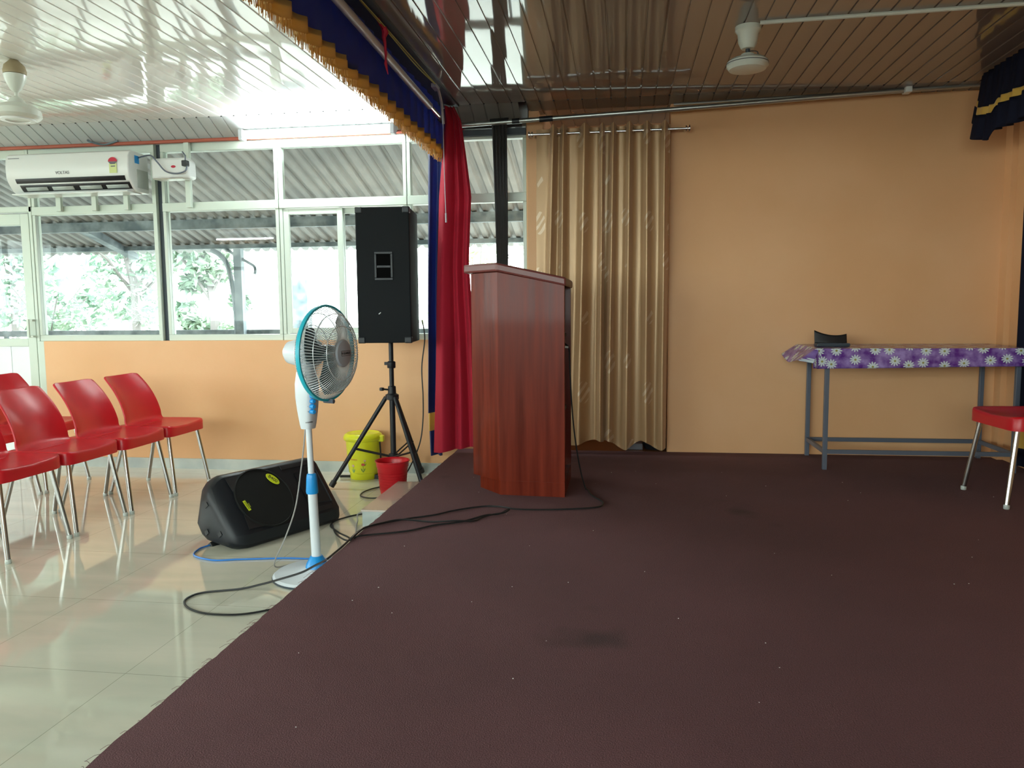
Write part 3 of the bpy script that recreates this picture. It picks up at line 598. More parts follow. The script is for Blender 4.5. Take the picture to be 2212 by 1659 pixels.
# valance with gold fringe over the stage front
VX = -1.215; y0, y1 = 1.3, 5.22
def vx(y, z):
    ph = (y / .146) % 1; return VX + (.050 * (ph - .5)) * (1 if z < 2.2 else (.3 + .7 * (2.36 - z) / .16 if z > 2.2 else 1)) + .006 * noise.noise(Vector((y * 3, z * 4, 0)))
def zb(y):
    ph = (y / .146) % 1; return 2.088 - .022 * (y - 2.6) * .5 - .010 * sin(pi * ph)
va = thing('stage_valance', 'pleated navy valance with a gold fringe above the stage edge', 'valance', (VX, 3.3, CEIL))
b = B(); b.grid(lambda u, v: (vx(y0 + (y1 - y0) * u, 2.36 - v * .3), y0 + (y1 - y0) * u, 2.358 * (1 - v) + (zb(y0 + (y1 - y0) * u)) * v), 700, 8); obj('cloth', b, 'navy', va, angle=80)
b = B(); b.grid(lambda u, v: (vx(y0 + (y1 - y0) * u, 2.0) - .004, y0 + (y1 - y0) * u, zb(y0 + (y1 - y0) * u) + .022 - .062 * v), 700, 3); obj('fringe_band', b, 'fringe', va, angle=80, solid=.012)
b = B(); rn = random.Random(9); y = y0
while y < y1:
    L = rn.uniform(.022, .036); zz = zb(y) - .038; x = vx(y, 2.0) - .004 + rn.uniform(-.004, .004)
    b.tube([(x, y, zz), (x + rn.uniform(-.002, .002), y + rn.uniform(-.003, .003), zz - L)], .0017, 3); y += .0042
o = obj('fringe_threads', b, 'fringe', va); o['kind'] = 'stuff'

# curtain pole, bracket, cords beside the valance
po = thing('curtain_pole', 'smooth grey pole running along the stage side of the valance', 'pole', (-1.15, 3.5, 2.22))
b = B(); b.tube([(-1.15, 1.3, 2.297), (-1.15, 4.66, 2.209)], .020, 14); obj('tube', b, 'pole', po)
b = B(); b.tube([(-1.15, 4.66, 2.209), (-1.15, 4.93, 2.202)], .015, 12); o = obj('end_piece', b, 'chrome', po); o['label'] = 'chrome end'
b = B(); b.tube([(-1.15, 4.93, 2.202), (-1.15, 4.97, 2.200)], .021, 10); obj('end_ring', b, 'ink', po)
b = B(); b.tube(spline([(-1.12, 4.76, 2.33), (-1.122, 4.84, 2.28), (-1.13, 4.90, 2.235), (-1.13, 4.93, 2.165)]), .009, 6); b.box(-1.145, -1.115, 4.68, 4.78, 2.325, 2.355); tag(obj('pole_bracket', b, 'pole'), 'pale bracket holding the end of the curtain pole', 'bracket')
b = B(); b.tube([(-1.13, 4.92, 2.17), (-1.128, 4.92, 1.9), (-1.122, 4.92, 1.6)], .0026, 6); b.tube([(-1.122, 4.92, 1.61), (-1.121, 4.92, 1.552)], .006, 6); tag(obj('pull_cord', b, 'pole'), 'thin pale pull cord hanging in front of the crimson curtain', 'cord')
b = B()
for k, dx in enumerate((0, .008)):
    b.tube(spline([(-1.135 + dx, 1.3, 2.345), (-1.135 + dx, 3.0, 2.335 - .006 * k), (-1.13 + dx, 3.7, 2.332), (-1.125 + dx, 4.3, 2.325 + .008 * k), (-1.12, 4.75, 2.345)], 6), .0035, 5)
tag(obj('rope', b, 'rope'), 'thin yellow rope stretched along the ceiling edge above the pole', 'rope')
b = B(); rn = random.Random(2); p = Vector((-1.13, 3.70, 2.332)); pts = [p]
for k in range(9): p = p + Vector((rn.uniform(-.006, .006), rn.uniform(-.008, .008), -.024)); pts.append(p)
b.tube(pts, [.014, .016, .010, .007, .006, .007, .004, .008, .005, .002], 7); b.tube([(-1.135, 3.62, 2.345), (-1.13, 3.70, 2.325)], .009, 6)
tag(obj('ribbon', b, 'redrope'), 'knotted red ribbon tied to the yellow rope, hanging over the pole', 'ribbon')
b = B(); b.box(-1.25, -1.095, 1.0, 5.25, 2.346, 2.362); struct('trim_8', b, 'steelpost', smooth=False)  # dark board widened to block bright gaps above the valance

# ================================================================== CURTAINS
def lerp(rows, z):
    for (za, *a), (zb_, *c) in zip(rows, rows[1:]):
        if zb_ <= z <= za:
            t = (za - z) / (za - zb_); return [p + (q - p) * t for p, q in zip(a, c)]
    return rows[-1][1:] if z < rows[-1][0] else rows[0][1:]
def hang(name, rows, folds, y, mt, parent, nu=90, nv=50, zfn=None):
    zt, zbm = rows[0][0], rows[-1][0]
    def fn(u, v):
        z = zt + (zbm - zt) * v; xl, xr = lerp(rows, z); x = xl + (xr - xl) * u
        dy = sum(a * math.exp(-((u - c) / wd) ** 2) for c, wd, a in folds)
        k = .55 + .45 * v
        if zfn: z += zfn(u) * v
        return (x + .006 * noise.noise(Vector((u * 3, z * 1.3, 7))), y - dy * k + .01 * noise.noise(Vector((u * 4, z * 1.2, 3))), z)
    b = B(); b.grid(fn, nu, nv, lambda u, v: (u * .8, v * 2.2)); return obj(name, b, mt, parent, angle=80)
cu = thing('stage_curtain', 'crimson stage curtain gathered beside the navy one at the stage edge', 'curtain', (-1.13, 5.2, .02))
rows = [(2.34, -1.185, -1.12), (2.246, -1.182, -1.075), (2.01, -1.205, -1.045), (1.75, -1.232, -1.014), (1.3, -1.248, -1.035), (.81, -1.266, -1.008), (.39, -1.284, -.992), (.035, -1.297, -.985)]
hang('cloth', rows, [(.22, .20, .085), (.47, .05, -.03), (.62, .07, .03), (.78, .06, -.03), (.92, .06, .03)], 5.215, 'crimson', cu, zfn=lambda u: -.02 + .045 * u)
cu = thing('stage_curtain', 'navy stage curtain with a gold band near its hem, at the stage edge', 'curtain', (-1.3, 5.27, 0))
rows = [(2.34, -1.30, -1.19), (2.15, -1.312, -1.20), (1.53, -1.325, -1.23), (.81, -1.338, -1.25), (.42, -1.348, -1.26), (.285, -1.350, -1.26)]
nf = [(.15, .15, .05), (.5, .12, -.02), (.85, .15, .04)]
hang('cloth', rows, nf, 5.27, 'navy', cu)
hang('gold_band', [(.285, -1.350, -1.26), (.16, -1.344, -1.262)], nf, 5.266, 'gold', cu, 60, 8)
hang('hem', [(.16, -1.344, -1.262), (-.015, -1.335, -1.25)], nf, 5.266, 'navy', cu, 60, 8)
# gold eyelet curtain pair with its rod
rod = thing('curtain_rod', 'chrome rod with finials carrying the gold curtains', 'curtain rod', (-.1, 5.36, 2.17))
b = B(); b.tube([(-.615, 5.36, 2.170), (.40, 5.36, 2.170)], .0085, 12); obj('rod', b, 'chrome', rod)
for x, s_ in ((-.615, -1), (.40, 1)):
    b = B()
    mxr = frame_mx((x, 5.36, 2.170), (0, 1, 0), (0, 0, s_)); b.lathe([(.008, -.004), (.02, -.002), (.02, .006), (.011, .008), (.011, .016), (.023, .018), (.023, .026), (.004, .03)], mxr, 20); obj('finial', b, 'chrome', rod)
    b = B(); b.box(x - .006 * s_ - .005, x - .006 * s_ + .005, 5.36, 5.452, 2.163, 2.177); obj('bracket', b, 'chrome', rod, smooth=False)
def gold_panel(label, x0, x1, ridges, tail):
    t = thing('eyelet_curtain', label, 'curtain', ((x0[0] + x0[1]) / 2, 5.35, .06), 0, 'gold eyelet curtains'); zt, zbm = 2.205, .07
    def fn(u, v):
        a = x0[0] + (x1[0] - x0[0]) * v; c = x0[1] + (x1[1] - x0[1]) * v; x = a + (c - a) * u; d = 0; z = zt + (zbm - zt) * v
        for rt, rb, wd in ridges:
            rx = rt + (rb - rt) * v; d += math.exp(-((x - rx) / (wd * (1 + .25 * v))) ** 2)
        d = min(d, 1.15); sw = .004 * noise.noise(Vector((x * 6, z * 1.4, 2)))
        top = .018 * d if v == 0 else 0; low = tail(u) * max(0, v - .9) * 10
        return (x + .008 * noise.noise(Vector((x * 5, z * .9, 5))) * v, 5.375 - .062 * d + sw + .010 * noise.noise(Vector((x * 13, z * .7, 1))), z + top + low)
    b = B(); b.grid(fn, 170, 60, lambda u, v: (u * .62, v * 2.15)); o = obj('cloth', b, 'satin', t, angle=80)
    for rt, rb, wd in ridges:
        for dx in (-wd * 1.15, wd * 1.15):
            if x0[0] < rt + dx < x0[1]:
                g = B(); mxg = frame_mx((rt + dx, 5.352, 2.170), (0, 1, 0), (0, 0, 1)); ring = [mxg @ Vector((.020 * cos(a), .020 * sin(a), 0)) for a in [2 * pi * q / 16 for q in range(16)]]; g.tube(ring, .0028, 6, closed=True); obj('eyelet', g, 'chrome', t)
    return t
gold_panel('left panel of the gold curtains, partly behind the wooden lectern', (-.590, -.128), (-.60, -.135), [(-.470, -.529, .020), (-.404, -.43, .020), (-.262, -.30, .028), (-.145, -.16, .016)], lambda u: .02 * sin(u * 9))
gold_panel('right panel of the gold curtains, next to the orange wall', (-.132, .300), (-.14, .288), [(-.072, -.10, .018), (.034, .02, .021), (.148, .155, .023), (.262, .262, .020)], lambda u: .03 * sin(u * 11 + 1) - .01)
# dark thing behind the hem
b = B(); b.lathe([(.001, -.01), (.085, -.005), (.095, .03), (.08, .07), (.03, .085), (.001, .087)], None, 24, .235, 5.62); tag(obj('black_bag', b, 'blackplastic'), 'black bundle on the floor behind the gold curtain hem', 'bag')
b = B(); b.box(.02, .14, 5.56, 5.68, -.011, .035); tag(obj('grey_box', b, 'greyink', None, smooth=False, bevel=.006), 'low grey object on the floor just under the gold curtain hem', 'box')

# backdrop along the right wall
bd = thing('backdrop_curtain', 'dark navy backdrop curtain with a gold band at the right edge', 'curtain', (2.39, 4.86, .02))
def bdx(y): return 2.385 + .022 * sin(y * 38) + .010 * sin(y * 61 + 1)
for nm, z0, z1, mt in (('cloth', 2.33, .27, 'navydark'), ('gold_band', .27, .13, 'gold'), ('hem', .13, .02, 'navydark')):
    b = B(); b.grid(lambda u, v: (bdx(4.62 + .48 * u), 4.62 + .48 * u, z0 + (z1 - z0) * v), 80, 6); obj(nm, b, mt, bd, angle=80)
bv = thing('backdrop_valance', 'dark navy swag valance with a gold stripe hanging at the top right corner', 'valance', (2.12, 4.5, CEIL))
def bvz(y): return [(5.30, 2.12), (5.13, 2.10), (5.085, 2.0), (5.05, 1.98), (4.9, 1.935), (4.87, 1.985), (4.6, 1.965), (4.3, 1.98), (3.0, 1.97)]
def bvlow(y):
    q = bvz(0)
    for (ya, za), (yb, zb2) in zip(q, q[1:]):
        if yb <= y <= ya: return za + (zb2 - za) * (ya - y) / (ya - yb)
    return 1.97
def bvf(t0, t1, off):
    def fn(u, v):
        y = 3.9 + 1.23 * u; t = t0 + (t1 - t0) * v; zt = 2.355; low = bvlow(y); z = zt + (low - zt) * t
        yy = y + .08 * t * max(0, (u - .8) / .2)
        return (2.10 + .020 * sin(y * 47) * (.3 + t) + .008 * sin(y * 90) - off - .02 * t, yy, z)
    return fn
for nm, a, c, mt, off in (('cloth', 0, .52, 'navydark', 0), ('gold_stripe', .52, .635, 'gold', .001), ('lower_cloth', .635, 1, 'navydark', .01)):
    b = B(); b.grid(bvf(a, c, off), 160, 5); obj(nm, b, mt, bv, angle=80, solid=.003)

# ================================================================== FURNITURE
def make_chair():
    t = thing('chair', 'x', 'chair')
    N = 48
    def outl(s, grow=0):
        pts = []
        for k in range(N):
            q = 2 * pi * k / N; c_, s_ = cos(q), sin(q); e = .24
            px = .02 + (.192 + grow) * (abs(c_) ** e) * (1 if c_ > 0 else -1); py = (.217 + grow) * (abs(s_) ** e) * (1 if s_ > 0 else -1)
            pts.append((px, py))
        return pts
    b = B(); rings = []
    base = outl(0)
    def topz(x, y, s): return .452 - .016 * (1 - s ** 2.5) + .006 * (abs(y) / .208) ** 2 * s - .010 * max(0, (x - .1) / .11) * (1 - (y / .21) ** 2)
    for s in (0.02, .2, .4, .6, .78, .9, .97, 1.0):
        rings.append([(.02 + (x - .02) * s, y * s, topz(x * s, y * s, s) + (0 if s < .99 else -.004)) for x, y in base])
    g1 = outl(0, .004); rings.append([(x, y, topz(x, y, 1) - .014) for x, y in g1])
    def bz(x, y): return .388 - .004 * max(0, x / .2)
    rings.append([(x, y, bz(x, y)) for x, y in g1]); rings.append([(x * .94 + .001, y * .95, bz(x, y)) for x, y in base]); rings.append([(x * .93, y * .94, .43) for x, y in base])
    vs = [p for r in rings for p in r]; K = len(rings)
    fs = [(i * N + k, i * N + (k + 1) % N, (i + 1) * N + (k + 1) % N, (i + 1) * N + k) for i in range(K - 1) for k in range(N)] + [tuple(range(N))] + [tuple((K - 1) * N + k for k in range(N - 1, -1, -1))]
    b.add(vs, fs); obj('seat', b, 'red', t, world=False, angle=50)
    # backrest shell
    prof = [(-.065, .438), (-.105, .446), (-.138, .468), (-.154, .505), (-.170, .56), (-.195, .62), (-.230, .68), (-.268, .73), (-.305, .775)]
    prof = [(p.x, p.z) for p in spline([(a, 0, c) for a, c in prof], 4)]; n = len(prof) - 1
    def fn(u, v):
        x, z = prof[round(v * n)]; uu = (u - .5) * 2
        hw = .204 - .028 * v ** 1.6
        fwd = .046 * abs(uu) ** 2.2 * min(1, v * 2.2 + .15); cr = .008 * max(0, abs(uu) - .85) / .15 * (v ** 6)
        hwv = hw - .006 * max(0, (v - .93) / .07) ** 2.5
        return (x + fwd, uu * hwv, z - cr - .010 * (1 - uu * uu) * v)
    b = B(); b.grid(fn, 20, n); obj('backrest', b, 'red', t, world=False, solid=.011, bevel=.003, angle=60)
    for sx, sy in ((1, 1), (1, -1), (-1, 1), (-1, -1)):
        top = Vector((.165 if sx > 0 else -.125, .165 * sy, .435)); bot = Vector((.226 if sx > 0 else -.235, .207 * sy, .012))
        b = B(); b.tube([top, bot], .0125, 12); l = obj('leg', b, 'legsteel', t, world=False)
        b = B(); b.lathe([(.013, 0), (.0145, .003), (.0145, .018), (.012, .022)], None, 14, bot.x, bot.y); o = obj('foot_cap', b, 'skirt', l, world=False)
    return t
ch = make_chair()
def place(label, x, y, z, rz, group, first=[True]):
    if first[0]: r = ch; first[0] = False
    else:
        r = ch.copy(); C.objects.link(r)
        for c_ in list(ch.children):
            d = c_.copy(); C.objects.link(d); d.parent = r
            for g in c_.children: h = g.copy(); C.objects.link(h); h.parent = d
    r.location = (x, y, z); r.rotation_euler = (0, 0, rz); r['label'] = label; r['group'] = group
G1 = 'red chairs in the front row of the hall'; G2 = 'red chairs in the second row of the hall'
place('red plastic chair in the front row nearest the orange wall', -3.105, 4.815, FZ, 0, G1)
place('red plastic chair in the front row, second from the orange wall', -3.107, 4.355, FZ, 0.01, G1)
place('red plastic chair in the front row, third from the orange wall', -3.120, 3.905, FZ, 0, G1)
place('red plastic chair at the near end of the front row, mostly cut off', -3.13, 3.450, FZ, -.01, G1)
place('red chair in the second row by the white door panel', -4.012, 4.79, FZ, 0, G2)
place('red chair in the second row, showing behind the nearest front-row seats', -4.02, 4.33, FZ, 0, G2)
place('red plastic chair on the stage beside the table', 2.075, 4.272, 0, pi + .075, 'single red chair on the stage')

# lectern
le = thing('lectern', 'dark red varnished wooden lectern with sloping top on the stage', 'lectern', (-.5, 4.31, 0))
fp = [(-.305, 4.06), (-.660, 4.085), (-.835, 4.25), (-.835, 4.37), (-.660, 4.535), (-.305, 4.56)]
def ztop(x): return 1.195 if x <= -.64 else 1.195 - (x + .64) * (.072 / .32)
def panel(p, q, name, th=.018, z0=.075):
    p = Vector((*p, 0)); q = Vector((*q, 0)); d = (q - p).normalized(); nrm = Vector((-d.y, d.x, 0))
    c_ = Vector((-.55, 4.31, 0)); nrm = nrm if (c_ - p).dot(nrm) > 0 else -nrm
    b = B(); vs = []
    for o_ in (Vector(), nrm * th):
        for a, zz in ((p, z0), (q, z0), (q, ztop(q.x)), (p, ztop(p.x))): vs.append(a + o_ + Vector((0, 0, zz)))
    b.add(vs, [(0, 1, 2, 3), (7, 6, 5, 4), (0, 4, 5, 1), (1, 5, 6, 2), (2, 6, 7, 3), (3, 7, 4, 0)]); return obj(name, b, 'wood', le, smooth=False, bevel=.0015)
panel(fp[0], fp[1], 'side_panel'); panel(fp[1], fp[2], 'corner_panel'); panel(fp[2], fp[3], 'front_panel'); panel(fp[3], fp[4], 'corner_panel'); panel(fp[4], fp[5], 'side_panel')
b = B(); b.prism([(-.305, 4.058), (-.655, 4.083), (-.795, 4.25), (-.795, 4.37), (-.655, 4.537), (-.305, 4.562)], 'z', .0, .078); obj('plinth', b, 'wood', le, smooth=False)
b = B()
def slab(u, v): pass
ov = [(-.295, 4.045), (-.66, 4.045), (-.872, 4.23), (-.872, 4.39), (-.66, 4.575), (-.295, 4.575)]
flat = [ov[1], ov[2], ov[3], ov[4]]
vs = []
for dz in (0, .045):
    vs += [(ov[1][0], ov[1][1], 1.197 + dz), (ov[2][0], ov[2][1], 1.197 + dz), (ov[3][0], ov[3][1], 1.197 + dz), (ov[4][0], ov[4][1], 1.197 + dz), (ov[5][0], ov[5][1], 1.115 + dz), (ov[0][0], ov[0][1], 1.115 + dz)]
b.add(vs, [(0, 1, 2, 3), (0, 3, 4, 5), (9, 8, 7, 6), (11, 10, 9, 6)] + [(i, (i + 1) % 6, (i + 1) % 6 + 6, i + 6) for i in range(6)])
obj('top', b, 'woodtop', le, smooth=False, bevel=.010)
for z in (.42, .84):
    b = B(); b.prism([(-.33, 4.082), (-.65, 4.106), (-.81, 4.26), (-.81, 4.36), (-.65, 4.514), (-.33, 4.54)], 'z', z, z + .018); obj('shelf', b, 'shelfwood', le, smooth=False)
b = B(); b.tube([(-.302, 4.064, .80), (-.285, 4.064, .798)], .006, 8); obj('latch', b, 'zinc', le)

# table, cloth and the black case on it
tb = thing('table', 'long table with thin grey steel legs against the orange wall', 'table', (1.75, 5.17, 0))
b = B(); b.box(1.165, 2.335, 4.90, 5.43, .722, .744); obj('tabletop', b, 'shelfwood', tb, smooth=False)
for x in (1.226, 2.300):
    for y in (4.94, 5.405):
        b = B(); b.box(x - .013, x + .013, y - .013, y + .013, 0, .722); obj('leg', b, 'greypaint', tb, smooth=False, bevel=.002)
for y in (4.94, 5.405):
    b = B(); b.box(1.239, 2.287, y - .009, y + .009, .098, .124); obj('rail', b, 'greypaint', tb, smooth=False)
for x in (1.226, 2.300):
    b = B(); b.box(x - .009, x + .009, 4.953, 5.392, .098, .124); obj('rail', b, 'greypaint', tb, smooth=False)
b = B(); b.box(1.2, 2.31, 4.93, 5.415, .695, .722); b.v = b.v; obj('apron', b, 'greypaint', tb, smooth=False)
# tablecloth: top, front drop and a flared left drop in one sheet
def clothf(u, v):
    # s: metres from left hem, t: metres from front hem
    Ls, Lt = 1.30 + .02, .56; s = u * (1.19 + .13); t = v * (.55 + .125); x0, yf = 1.150, 4.888
    x = x0 + (s - .13); y = yf + (t - .125); z = .7475
    drop_f = max(0, .125 - t); drop_l = max(0, .13 - s)
    if drop_f > 0: y = yf - .010 * sin(x * 9) * drop_f * 6 - .012; z -= drop_f * (1 - .16 * u)
    if drop_l > 0: x = x0 - drop_l * .75 ; z -= drop_l * .55 + .15 * drop_l * (1 - v)
    if drop_f > 0 and drop_l > 0: x = x0 - .035 * drop_l / .13 + .01; y = yf - .012 - drop_l * .18; z = .7475 - max(drop_f, drop_l * .7) * .95
    if drop_l > 0 and drop_f <= 0: z += .028 * sin(v * 7) * drop_l * 5 - .05 * drop_l; y = y + .02 * drop_l
    if drop_f > 0: z = max(z, .61)
    return (x, y, z)
b = B(); b.grid(clothf, 130, 60, lambda u, v: (u * 1.32, v * .675)); cl = obj('tablecloth', b, 'cloth', None, angle=60, solid=.0015)
tag(cl, 'purple vinyl tablecloth with white daisies on the long table', 'tablecloth')
cs_ = thing('open_case', 'small black open case with a curved back on the flowered tablecloth', 'case', (1.295, 5.13, .749))
def csf(u, v):
    uu = (u - .5) * 2; z = .765 + v * (.052 + .016 * uu * uu * 1.2 - .012 * uu); return (1.2 + .195 * u, 5.15 + .012 * uu * uu + .015 * v, z)
b = B(); b.grid(csf, 24, 6); obj('back_flap', b, 'ink', cs_, solid=.006)
b = B(); b.box(1.197, 1.397, 5.085, 5.165, .7485, .768); obj('tray', b, 'steelpost', cs_, smooth=False, bevel=.006)
b = B(); b.tube([(1.203, 5.088, .767), (1.39, 5.088, .766)], .0022, 6); obj('rim', b, 'greypaint', cs_)

# ================================================================== HALL OBJECTS BY THE STAGE
# pedestal fan
pf = thing('pedestal_fan', 'white and turquoise pedestal fan standing beside the stage edge', 'fan', (-1.365, 3.26, FZ))
bx, by = -1.368, 3.262
b = B(); b.lathe([(.192, FZ), (.194, FZ + .010), (.185, FZ + .018), (.10, FZ + .030), (.05, FZ + .04), (.032, FZ + .05)], None, 48, bx, by); obj('base', b, 'fanwhite', pf, angle=30)
b = B(); b.lathe([(.193, FZ), (.1965, FZ), (.1965, FZ + .006), (.193, FZ + .008)], None, 48, bx, by, False); obj('base_rim', b, 'steelpost', pf)
b = B(); b.lathe([(.052, FZ + .034), (.046, FZ + .055), (.030, FZ + .085), (.026, FZ + .09)], None, 24, bx, by); o = obj('base_collar', b, 'blue', pf); o['label'] = 'blue collar'
top = Vector((-1.385, 3.262, .50)); bot = Vector((bx, by, FZ + .05)); lj = bot.lerp(top, .58)
b = B(); b.tube([bot, lj], .021, 20); obj('lower_pole', b, 'fanwhite', pf)
b = B(); b.tube([lj - Vector((0, 0, .02)), top], .0135, 16); obj('upper_pole', b, 'fanwhite', pf)
b = B(); mxl = Matrix.Translation(lj) @ Matrix.Rotation(0.0, 4, 'Y'); b.lathe([(.026, -.045), (.0275, -.035), (.0235, .03), (.021, .042), (.016, .046)], mxl, 20); ob = obj('height_collar', b, 'blue', pf); ob['label'] = 'blue height collar'
axis = Vector((.975, -.22, .0)).normalized(); side = Vector((0, 0, 1)).cross(axis).normalized(); up = Vector((0, 0, 1))
hc = Vector((-1.290, 3.262, .815))          # centre of the guard ring plane
# control box
cb = B(); secs = [(.480, .030, .026), (.50, .034, .030), (.56, .042, .038), (.62, .047, .044), (.68, .045, .046), (.73, .036, .040), (.76, .028, .032)]
vs = []; n = 24
for z, a, c_ in secs:
    cxx = Vector((-1.386, 3.262, z)) 
    for k in range(n):
        q = 2 * pi * k / n; e = .6; p_ = abs(cos(q)) ** e * (1 if cos(q) > 0 else -1); r2_ = abs(sin(q)) ** e * (1 if sin(q) > 0 else -1)
        vs.append(cxx + axis * (p_ * c_) + side * (r2_ * a))
K = len(secs); cb.add(vs, [(i * n + k, i * n + (k + 1) % n, (i + 1) * n + (k + 1) % n, (i + 1) * n + k) for i in range(K - 1) for k in range(n)] + [tuple(range(n)), tuple((K - 1) * n + k for k in range(n))])
cbo = obj('control_box', cb, 'fanwhite', pf, angle=50)
fdir = (axis * .55 - side * -.83).normalized()      # panel normal seen between front and side
camdir = Vector((.30, -.95, 0)).normalized()
face = (axis * .80 + camdir * .45).normalized(); fx = face.cross(up).normalized() * -1
for i, z in enumerate((.560, .583, .606, .629)):
    c0 = Vector((-1.386, 3.262, z)) + camdir * .033 + axis * .030
    b = B(); b.lathe([(.0105, -.014), (.0105, .010), (.008, .014), (.001, .0145)], frame_mx(c0, fx, up), 14); obj('speed_button', b, 'blue', cbo)
    text('lettering', str(i), .007, frame_mx(c0 - axis * .022 + camdir * .011, fx, up), 'ink', cbo, .0004)
text('lettering', 'V-GUARD', .0085, frame_mx(Vector((-1.386, 3.262, .512)) + camdir * .0345 + axis * .010, fx, up), 'ink', cbo, .0005)
# motor housing behind the guard
mm_ = frame_mx(hc - axis * .045, side, up)    # local z = +-axis
if (mm_.to_3x3() @ Vector((0, 0, 1))).dot(axis) < 0: mm_ = frame_mx(hc - axis * .045, -side, up)
def ax(off): q = mm_.copy(); q.translation = hc + axis * off; return q
b = B(); b.lathe([(.001, -.215), (.03, -.211), (.050, -.192), (.058, -.155), (.060, -.10), (.056, -.05), (.03, -.04)], ax(0), 32); obj('motor_housing', b, 'fanwhite', pf)
b = B(); b.tube([Vector((-1.386, 3.262, .74)), hc - axis * .09 - up * .03], .026, 12); obj('neck', b, 'fanwhite', pf)
RG = .207
def guard(name, zc, depth, mt, nw, rings, hub=.055):
    b = B()
    for k in range(nw):
        q = 2 * pi * k / nw; pts = []
        for j in range(9):
            s = j / 8; r = hub + (RG - .003 - hub) * s; zz = depth * (1 - s ** 3.2) ** .9 if s < 1 else 0
            pts.append(ax(0) @ Vector((r * cos(q + .10 * (1 - s)), r * sin(q + .10 * (1 - s)), zz)))
        b.tube(pts, .0015, 4)
    for s in rings:
        r = hub + (RG - .003 - hub) * s; zz = depth * (1 - s ** 3.2) ** .9
        b.tube([ax(0) @ Vector((r * cos(q), r * sin(q), zz)) for q in [2 * pi * k / 60 for k in range(60)]], .0019, 5, closed=True)
    return obj(name, b, mt, pf)
guard('front_guard', 0, .085, 'wire', 92, (0.02, .42, .78))
guard('rear_guard', 0, -.075, 'wire', 92, (.05, .45, .80))
b = B(); prof_ = [(RG - .004, -.009), (RG + .004, -.009), (RG + .006, 0), (RG + .004, .009), (RG - .004, .009), (RG - .004, -.009)]; b.lathe(prof_, ax(0), 72, close=False); o = obj('guard_ring', b, 'turq', pf); o['label'] = 'turquoise ring'
b = B(); b.lathe([(.061, .076), (.062, .084), (.054, .092), (.02, .097), (.001, .0975)], ax(0), 40); hb = obj('hub_badge', b, 'fanhub', pf)
b = B(); b.lathe([(.0615, .078), (.064, .080), (.0625, .085)], ax(0), 40, close=False); obj('badge_rim', b, 'ink', hb)
tm = ax(.0985); tm3 = frame_mx(tm.translation, Vector(camdir) * 0 + axis.cross(up) * -1, up)
if (tm3.to_3x3() @ Vector((0, 0, 1))).dot(axis) < 0: tm3 = frame_mx(tm.translation, axis.cross(up), up)
text('lettering', 'V-GUARD', .0145, tm3, 'ink', hb, .0006)
b = B()
ol = [(.034 * cos(q) + (.008 if cos(q) > 0 else -.008) * 0, .0115 * sin(q)) for q in [2 * pi * k / 40 for k in range(40)]]
ol = [(max(-.033, min(.033, .045 * cos(q))), max(-.0105, min(.0105, .02 * sin(q)))) for q in [2 * pi * k / 40 for k in range(40)]]
b.tube([tm3 @ Vector((x, y, .0004)) for x, y in ol], .0009, 4, closed=True); obj('badge_outline', b, 'ink', hb)
bl = B(); bl.lathe([(.001, .06), (.03, .055), (.036, .03), (.036, -.02), (.01, -.022)], ax(0), 24); sp_ = obj('spinner', bl, 'blade', pf)
for k in range(3):
    def fb(u, v, k=k):
        r = .03 + .152 * v; sp = (.20 + .62 * sin(min(1, v * 1.25) * pi / 2)) * (1 - .35 * max(0, v - .7) / .3 * abs(2 * u - 1) ** 2); q = 2 * pi * k / 3 + .55 + (u - .5) * 2 * sp * .75 + .25 * v
        return ax(0) @ Vector((r * cos(q), r * sin(q), .022 * (u - .5) * 2 * (1.2 - .6 * v) + .012))
    b = B(); b.grid(fb, 14, 10); obj('blade', b, 'blade', pf, solid=.0018)
b = B(); b.tube([hc - up * (RG + .004) - axis * .02, hc - up * (RG + .006) + axis * .03], .010, 8); obj('guard_clip', b, 'greypaint', pf)
b = B(); pts = [(-1.40, 3.262, .485), (-1.41, 3.262, .40), (-1.425, 3.26, .30), (-1.455, 3.25, .12), (-1.51, 3.24, -.03), (-1.57, 3.27, -.13), (-1.59, 3.32, -.182), (-1.54, 3.38, -.186), (-1.46, 3.40, -.186), (-1.40, 3.38, -.18)]
b.tube(spline(pts), .0032, 6); o = obj('power_cord', b, 'greycable', pf); o['label'] = 'thin grey power cord'

# black moulded speaker lying on its side
PH = 1.117; tilt = .648
sx = Vector((cos(PH), sin(PH), 0)); sn = Vector((sin(PH), -cos(PH), 0))      # long axis, horizontal facing
fu = (Vector((0, 0, 1)) * cos(tilt) - sn * sin(tilt)).normalized(); fn_ = (sn * cos(tilt) + Vector((0, 0, 1)) * sin(tilt)).normalized()
fw, fl = .345, .60
O = Vector((-1.859, 3.597, -.117))
ms = Matrix((sx, fu, fn_)).transposed().to_4x4(); ms.translation = O     # local x along, y up the face, z out
sk = thing('stage_monitor', 'black moulded loudspeaker lying on its side on the tiled floor', 'speaker', (O.x, O.y, FZ))
